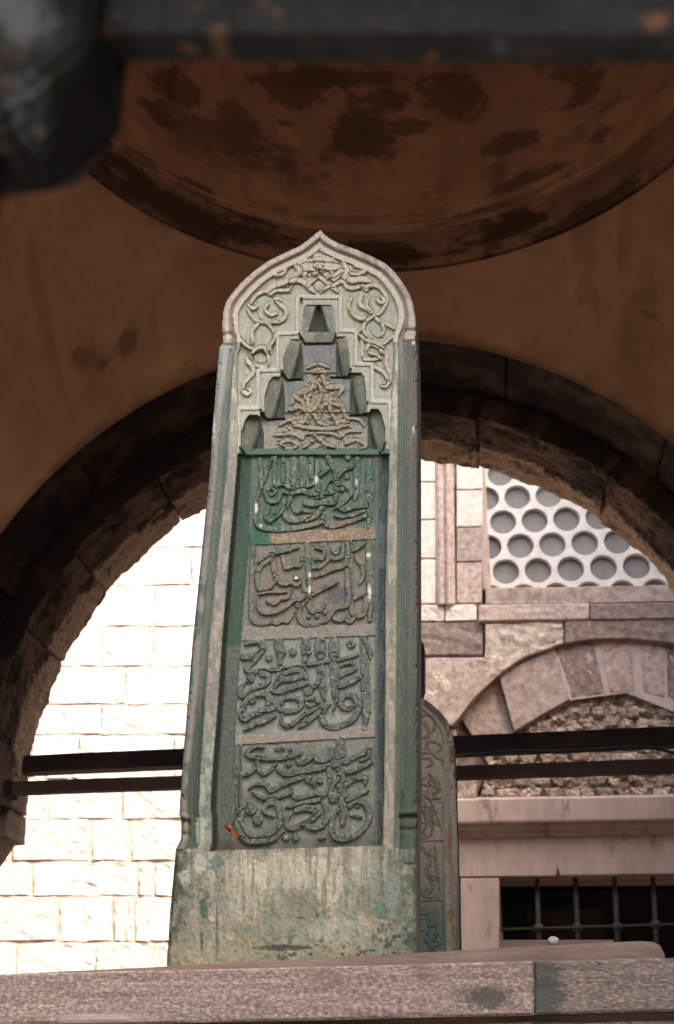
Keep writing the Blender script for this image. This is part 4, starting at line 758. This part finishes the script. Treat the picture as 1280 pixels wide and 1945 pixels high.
    paint((.33, .34, .27), niche & (ds <= 12) & (lab == 1) & (Y < 850))
    # panels
    pl = (lab >= 4) & (lab < 12)
    pc = [(.115, .165, .125), (.19, .18, .145), (.205, .235, .19), (.20, .22, .175)]; lc = [(.085, .15, .11), (.145, .16, .12), (.11, .148, .125), (.10, .138, .116)]
    for i in range(4):
        paint(pc[i], lab == 4+i); paint(lc[i], lab == 8+i)
    w_ = pl*(pan == 0); paint((.05, .13, .09), w_*ss(.48, .62, n4)*.6); paint((.24, .18, .13), w_*ss(950, 1005, Y)*ss(490, 560, X)*ss(.35, .6, n1)*.9); paint((.20, .22, .17), w_*ss(.54, .66, n2)*.7)
    w_ = pl*(pan == 1); paint((.055, .14, .085), w_*ss(.50, .62, n4)*.75*ss(1110, 1050, Y)); paint((.24, .185, .125), w_*ss(.54, .66, n1)*.6); paint((.10, .09, .10), w_*blob2(X, Y, 640, 1130, 22, 18)*.8); paint((.22, .16, .14), w_*blob2(X, Y, 520, 1130, 30, 20)*.7)
    w_ = pl*(pan == 2); paint((.09, .13, .12), w_*(lab == 10)*ss(.42, .6, n4)*.8); paint((.32, .31, .26), w_*(lab == 6)*ss(.5, .65, n1)*.6)
    w_ = pl*(pan == 3); paint((.085, .105, .10), w_*ss(.45, .62, n1)*.45); paint((.075, .085, .08), w_*ss(1575, 1605, Y)*.6)
    for k, (a_, b_) in enumerate(bands):
        m = (Y > a_) & (Y < b_) & inx & rec
        paint([(.25, .185, .115), (.25, .225, .185), (.27, .255, .205)][k], m*.95); 
        if k == 0: paint((.04, .14, .08), m*ss(520, 505, X)); paint((.38, .29, .17), m*ss(.5, .6, n3)*(X > 515)*.7)
    paint((.35, .36, .30), pl*(ltm > 0)*ss(.66, .72, n3)*.6); paint((.62, .63, .56), pl*(blob2(X, Y, 701, 1125, 4, 16)+blob2(X, Y, 588, 1092, 3, 5)+blob2(X, Y, 587, 1120, 3, 7)+blob2(X, Y, 487, 965, 3, 10)+blob2(X, Y, 599, 912, 5, 8)+blob2(X, Y, 700, 1055, 4, 5)+blob2(X, Y, 495, 998, 3, 3)+blob2(X, Y, 562, 1098, 4, 3)+blob2(X, Y, 677, 915, 2, 5)))
    mrg = rec & (~inx)
    paint((.05, .105, .075), mrg*(Y < 1230)*.92); paint((.09, .115, .10), mrg*(Y >= 1180)*ss(1180, 1260, Y)*.9); paint((.035, .10, .065), mrg*ss(.5, .6, n2)*.6*(Y < 1320))
    paint((.14, .165, .15), mrg*(X > 700)*.8); paint((.05, .085, .065), mrg*(X > 719)*.8*ss(.4, .55, n2))
    paint((.028, .034, .027), rec*left*ss(1, .5, jl)*.85)  # algae tone deepened with painted recess shade on the left jamb
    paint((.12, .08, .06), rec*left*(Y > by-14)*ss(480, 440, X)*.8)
    # base
    bs = (lab == 12) | (wgt > .5)
    paint((.33, .325, .245), bs*1.); 
    paint((.21, .215, .155), bs*ss(.40, .62, n1)*.8); paint((.33, .29, .19), bs*ss(1760, 1820, Y)*ss(.4, .55, n4)*.8)
    paint((.20, .26, .20), bs*.85*ss(.46, .62, fbm(X/30, Y/30, 412, 4))*.8*(ss(1625, 1680, Y)))
    paint((.20, .28, .23), bs*ss(.50, .66, fbm(X/16, Y/24, 414, 4))*.6*(ss(520, 420, X)+ss(690, 730, X)))
    stk = ss(.55, .68, fbm(X/7, Y/90, 415, 3)); paint((.15, .17, .12), bs*stk*.8*ss(1810, 1660, Y)); paint((.46, .44, .36), bs*ss(.60, .70, fbm(X/9, Y/110, 455, 2))*.6*ss(1720, 1640, Y))
    paint((.10, .12, .095), bs*(ss(60, 10, d)*ss(.38, .58, n4)*.85)); paint((.07, .085, .06), bs*ss(38, 12, d)*ss(.46, .55, fbm(X/9, Y/14, 417, 4))*.95*(X < 500)); paint((.06, .075, .055), bs*ss(.55, .62, fbm(X/10, Y/7, 416, 5))*(ss(1740, 1812, Y)*(.5+.5*ss(480, 560, X))+.6*ss(700, 730, X)*ss(1700, 1750, Y))*.9)
    paint((.05, .10, .085), bs*ss(.66, .74, fbm(X/8, Y/10, 419, 4))*.6*(ss(500, 440, X)+ss(690, 720, X))); paint((.05, .105, .08), bs*ss(700, 800, X)*.45)
    paint((.50, .47, .375), bs*.8*(blob2(X, Y, 625, 1655, 30, 75)+.8*blob2(X, Y, 540, 1655, 70, 36)+.6*blob2(X, Y, 470, 1690, 40, 60)+.5*blob2(X, Y, 640, 1770, 60, 25))*ss(.30, .52, fbm(X/6, Y/40, 466, 3)))
    paint((.36, .33, .21), bs*.6*ss(1765, 1815, Y)*ss(560, 420, X))
    for (a_, b_, r1, r2, c_) in ((603, 1739, 3, 6, (.12, .05, .03)), (570, 1743, 6, 2.5, (.08, .07, .05)), (392, 1700, 6, 8, (.20, .09, .06)), (387, 1725, 7, 22, (.05, .12, .09)), (402, 1745, 6, 6, (.55, .45, .36)), (352, 1665, 12, 14, (.36, .45, .38)), (380, 1575, 9, 30, (.38, .43, .36)), (412, 1770, 3, 60, (.10, .13, .10)), (383, 1785, 2.5, 22, (.08, .12, .09)), (410, 1640, 14, 16, (.10, .20, .17)), (745, 1690, 12, 40, (.22, .27, .24)), (725, 1730, 18, 9, (.09, .22, .18)), (535, 1800, 50, 6, (.05, .06, .045)), (380, 1638, 12, 22, (.40, .44, .38))):
        paint(c_, blob2(X, Y, a_, b_, r1, r2)*.85)
    paint((.62, .60, .60), blob2(X, Y, 785, 816, 1.6, 8)+.8*blob2(X, Y, 785, 650, 3, 5)+.7*blob2(X, Y, 406, 810, 3, 26))
    lum = (col*[.3, .55, .15]).sum(-1)[..., None]; col = (col*.80+lum*.20)*(np.array([1.36, 1.27, 1.10])*(1-.22*ss(800, 900, Y))[..., None])
    vn = .86+.28*fbm(X/3.2, Y/3.2, 430, 3); col *= vn[..., None]; col *= (.88+.24*fbm(X/3, Y/30, 431, 3))[..., None]
    # ---------------- mesh the field, one object per part
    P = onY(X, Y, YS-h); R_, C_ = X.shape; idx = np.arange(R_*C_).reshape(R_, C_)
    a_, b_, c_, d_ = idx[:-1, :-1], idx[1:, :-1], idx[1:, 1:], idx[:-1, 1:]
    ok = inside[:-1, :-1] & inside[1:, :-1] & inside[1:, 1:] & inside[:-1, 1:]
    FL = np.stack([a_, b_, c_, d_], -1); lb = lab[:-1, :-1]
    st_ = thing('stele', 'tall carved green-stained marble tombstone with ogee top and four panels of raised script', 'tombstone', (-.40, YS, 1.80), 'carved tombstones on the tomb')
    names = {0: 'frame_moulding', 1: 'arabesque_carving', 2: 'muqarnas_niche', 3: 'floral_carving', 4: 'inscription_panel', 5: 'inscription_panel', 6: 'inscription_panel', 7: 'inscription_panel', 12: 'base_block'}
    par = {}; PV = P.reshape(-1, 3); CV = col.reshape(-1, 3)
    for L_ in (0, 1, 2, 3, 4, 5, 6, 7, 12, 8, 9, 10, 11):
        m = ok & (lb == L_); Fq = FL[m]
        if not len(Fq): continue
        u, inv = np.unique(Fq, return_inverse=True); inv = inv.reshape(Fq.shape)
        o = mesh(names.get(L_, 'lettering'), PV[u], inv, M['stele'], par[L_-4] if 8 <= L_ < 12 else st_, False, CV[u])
        par[L_] = o
    par[4]['label'] = 'topmost inscription panel, strongly green with dense script'; par[5]['label'] = 'second inscription panel, brown and green with long upright strokes'
    par[6]['label'] = 'third inscription panel, grey with dark raised script'; par[7]['label'] = 'lowest inscription panel, grey with one tall upright stroke'
    # body behind the carved face
    out = list(OL[::-1])+list(OR[1:]); out = np.array(out); Fr = onY(out[:, 0], out[:, 1], YS+.013); n = len(Fr); Bk = Fr.copy(); Bk[:, 1] = YS+.12
    V = np.vstack([Fr, Bk]); Fc = [(i, i+1, n+i+1, n+i) for i in range(n-1)]+[tuple(range(n, 2*n))]+[(n-1, 0, n, 2*n-1)]
    cc = np.tile((.20, .18, .15), (2*n, 1)); mesh('slab_body', V, Fc, M['stele'], st_, False, cc)
def blob2(X, Y, cx, cy, rx, ry):
    dd = np.hypot((X-cx)/rx, (Y-cy)/ry)+(fbm(X/5, Y/5, 77, 3)-.5)*.8; return 1-ss(.75, 1.2, dd)
build_stele()
# ------------------------------------------------------------------ the smaller stele behind, at the right
YT = 4.2
def build_small():
    f = Field(700, 880, 1296, 1822, 1.5); X, Y = f.X, f.Y; mm = .001
    R = np.array([(788,1298),(796,1322),(815,1334),(836,1352),(850,1370),(858,1388),(861,1400),(863,1412),(866,1480),(870,1600),(873,1700),(876,1825)], float); Lf = R.copy(); Lf[:, 0] = 788-(R[:, 0]-788)*1.
    Lf[:, 0] -= (R[:, 1]-1400)*.008
    xr = np.interp(Y, R[:, 1], R[:, 0]); xl = np.interp(Y, R[:, 1], Lf[:, 0]); ins = (X > xl) & (X < xr)
    d = np.minimum(dpoly(X, Y, R)[0], dpoly(X, Y, Lf)[0]); W1 = np.interp(Y, [1330, 1400, 1500], [11, 13, 15]); W2 = W1+2; W3 = W1+np.interp(Y, [1330, 1500, 1530, 1540], [7, 7, 9, 14])
    h = np.where(d < W1, -9*mm+9*mm*np.sqrt(np.clip(1-((d-W1/2)/(W1/2))**2, 0, 1)), np.where(d < W2, -8*mm, np.where(d < W3, 0, -8*mm)))
    h += -6*mm*np.exp(-((Y-1412)/2.2)**2)*(d < W1)
    inn = d > W3; o = (780, 1200); sc = 5.4
    f.strokes([([(100,870),(170,850),(240,900),(230,1000),(160,1040)],30), ([(130,930),(180,1000),(170,1070),(100,1090)],34), ([(160,1120),(250,1130),(320,1180),(270,1240)],26), ([(100,1250),(200,1240),(280,1300),(320,1300),(330,1380)],28), ([(130,1300),(190,1300),(220,1350),(150,1390)],26), ([(200,1460),(260,1560),(300,1620),(230,1660)],34), ([(240,1500),(300,1560)],30), ([(180,1130),(160,1180),(200,1220)],26)], o, sc, 4*mm)
    hb = f.h.copy(); f.h[:] = 0
    f.strokes([([(180,1440),(180,1700)],14), ([(190,1710),(330,1700)],14), ([(330,1740),(345,1960),(350,2150),(350,2400)],12), ([(200,1720),(290,1960),(330,2080)],18), ([(250,1740),(345,1750)],14), ([(100,2150),(340,2140)],12), ([(100,1500),(110,1680)],24), ([(100,2760),(330,2750)],12), ([(330,2780),(340,3200)],14), ([(110,2200),(200,2350),(150,2460),(230,2600),(160,2700)],36), ([(250,2200),(260,2400),(300,2650)],28), ([(150,2480),(300,2520)],24), ([(120,2820),(200,3000),(150,3140),(240,3260)],34), ([(240,2840),(260,3100),(220,3180)],28), ([(110,1800),(160,1940),(120,2060)],34), ([(200,1800),(230,1960),(200,2080)],26)], o, sc, 4*mm)
    f.h, q_ = f.h, f.h.copy(); rr_ = random.Random(5); L3 = []
    for k_ in range(46):
        bx, by_ = rr_.uniform(60, 320), rr_.choice([rr_.uniform(1490, 1690), rr_.uniform(1760, 2120), rr_.uniform(2180, 2720), rr_.uniform(2800, 3200)]); L3.append(([(bx, by_), (bx+rr_.uniform(-60, 20), by_+rr_.uniform(30, 60)), (bx+rr_.uniform(-30, 60), by_+rr_.uniform(70, 120)), (bx+rr_.uniform(20, 90), by_+rr_.uniform(60, 110))], rr_.uniform(16, 26)))
    f.strokes([q for q in L3 if max(p[0] for p in q[0]) < 335], o, sc, 4*mm)
    hb = hb+f.h
    mir = hb[:, ::-1]; h = np.where(inn, h+hb, h)+(fbm(X/8, Y/8, 501, 3)-.5)*1.6*mm
    n1 = fbm(X/14, Y/30, 510, 4); col = np.zeros(X.shape+(3,)); col[:] = (.47, .385, .27)
    def paint(c, m):
        nonlocal col; m = np.clip(m, 0, 1)[..., None]; col = col*(1-m)+np.array(c)*m
    paint((.30, .24, .17), hb > 1.5*mm); paint((.22, .24, .16), inn*ss(1560, 1740, Y)*.7); paint((.42, .26, .14), (d < W3)*(d > 8)*ss(.42, .55, n1)*ss(1500, 1600, Y)*.9)
    paint((.12, .17, .11), (d < 9)*ss(1600, 1780, Y)*.8); paint((.20, .15, .11), (d < 10)*(Y < 1500)*ss(.45, .6, n1)); paint((.14, .21, .16), inn*ss(1690, 1780, Y)*.6)
    col *= (.8+.4*fbm(X/3, Y/3, 512, 3))[..., None]
    P = onY(X, Y, YT-h*1.6); R_, C_ = X.shape; idx = np.arange(R_*C_).reshape(R_, C_)
    FL = np.stack([idx[:-1, :-1], idx[1:, :-1], idx[1:, 1:], idx[:-1, 1:]], -1); ok = ins[:-1, :-1] & ins[1:, :-1] & ins[1:, 1:] & ins[:-1, 1:]
    th = thing('stele', 'smaller brownish tombstone with rounded carved top, half hidden behind the tall one', 'tombstone', (-.30, YT, 1.73), 'carved tombstones on the tomb')
    inb = inn[:-1, :-1]
    for nm, m in (('frame_moulding', ok & ~inb), ('carved_field', ok & inb)):
        u, inv = np.unique(FL[m], return_inverse=True); mesh(nm, P.reshape(-1, 3)[u], inv.reshape(-1, 4), M['stele'], th, False, col.reshape(-1, 3)[u])
    out = np.vstack([Lf[::-1], R[1:]]); Fr = onY(out[:, 0], out[:, 1], YT+.013); n = len(Fr); Bk = Fr.copy(); Bk[:, 1] = YT+.09; V = np.vstack([Fr, Bk])
    mesh('slab_body', V, [(i, i+1, n+i+1, n+i) for i in range(n-1)]+[tuple(range(n, 2*n))], M['stele'], th, False, np.tile((.2, .15, .1), (2*n, 1)))
build_small()
# ------------------------------------------------------------------ lamp housing peeping out behind the tall stele
th = thing('wall_lamp', 'black rounded lamp housing just showing past the right edge of the tall tombstone', 'lamp', tuple(onY(790, 1268, 6.0)))
a = [(776, 1216), (797, 1214), (803, 1220), (806, 1228), (806, 1306), (802, 1317), (796, 1321), (776, 1322)]
extr('housing', a, 5.96, 6.06, M['black'], th)
V, f = tube_vf([tuple(onY(785, 1310, 6.03)), tuple(onY(785, 1406, 6.03))], .012, 8); mesh('bracket', V, f, M['black'], th)
# ------------------------------------------------------------------ dry leaf in the corner of the recess
lf = [(424, 1566), (433, 1568), (442, 1569), (437, 1575), (446, 1579), (455, 1585), (450, 1591), (441, 1586), (434, 1579), (427, 1573)]
Pf = quad(lf, YS+.020); Pf[:, 1] += np.array([0, -.008, .0, .006, -.006, .0, .004, -.004, .004, .0]); c0 = Pf.mean(0)+[0, -.010, .002]; V = np.vstack([Pf, [c0]]); V2 = V+[0, .0015, 0]; n = len(lf)
Fc = [(i, (i+1) % n, n) for i in range(n)]+[(n+1+(i+1) % n, n+1+i, 2*n+1) for i in range(n)]+[(i, n+1+i, n+1+(i+1) % n, (i+1) % n) for i in range(n)]
tag(mesh('dry_leaf', np.vstack([V, V2]), Fc, M['leaf']), 'curled orange dry leaf caught in the lower left corner of the inscribed recess', 'leaf')
# ------------------------------------------------------------------ iron grille right in front of the lens
YG = .33
gr = thing('window_grille', 'blurred dark rusty iron grille bar with faceted knob, right in front of the lens', 'grille', tuple(onY(-40, 60, YG)))
def rough_bar(name, p0, p1, w, dpt, nseg, parent):
    p0 = np.array(p0); p1 = np.array(p1); ax = (p1-p0)/np.linalg.norm(p1-p0); v = np.array([0, 0, 1.]) if abs(ax[2]) < .7 else np.array([1., 0, 0]); v = v-ax*(v@ax); v /= np.linalg.norm(v); w2 = np.cross(ax, v)
    V = []; K = 16
    for i in range(nseg+1):
        c = p0+(p1-p0)*i/nseg
        for k in range(K):
            a = 2*math.pi*k/K+math.pi/K; ca, sa = math.cos(a), math.sin(a); s_ = (abs(ca)**5+abs(sa)**5)**(-1/5); rr = 1+(vnoise(np.array(i*.6), np.array(k*.9), 9)-.5)*.08
            V.append(c+v*(w/2*ca*s_*rr)+w2*(dpt/2*sa*s_*rr))
    Fc = [(i*K+k, i*K+(k+1) % K, (i+1)*K+(k+1) % K, (i+1)*K+k) for i in range(nseg) for k in range(K)]+[tuple(range(K)), tuple(range(nseg*K, nseg*K+K))]
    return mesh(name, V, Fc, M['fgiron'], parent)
pa = onY(-60, 52, YG); pb = onY(1500, 52, YG); rough_bar('bar', pa, pb, .0225, .022, 90, gr)
kc = onY(-18, 118, YG); rough_bar('bar', kc+[-.0, 0, -.35], kc+[-.0, 0, .35], .024, .024, 60, gr)
# faceted knob: bevelled cube
s1, s2 = .052, .023
bm_pts = []
for sx in (-1, 1):
    for sy in (-1, 1):
        for sz in (-1, 1):
            bm_pts += [(sx*s1, sy*s2, sz*s2), (sx*s2, sy*s1, sz*s2), (sx*s2, sy*s2, sz*s1)]
import bmesh
bmm = bmesh.new()
for p in bm_pts: bmm.verts.new(p)
bmesh.ops.convex_hull(bmm, input=bmm.verts[:]); bmesh.ops.dissolve_limit(bmm, angle_limit=.02, verts=bmm.verts[:], edges=bmm.edges[:])
bmesh.ops.bevel(bmm, geom=bmm.edges[:], offset=.003, segments=2, affect='EDGES')
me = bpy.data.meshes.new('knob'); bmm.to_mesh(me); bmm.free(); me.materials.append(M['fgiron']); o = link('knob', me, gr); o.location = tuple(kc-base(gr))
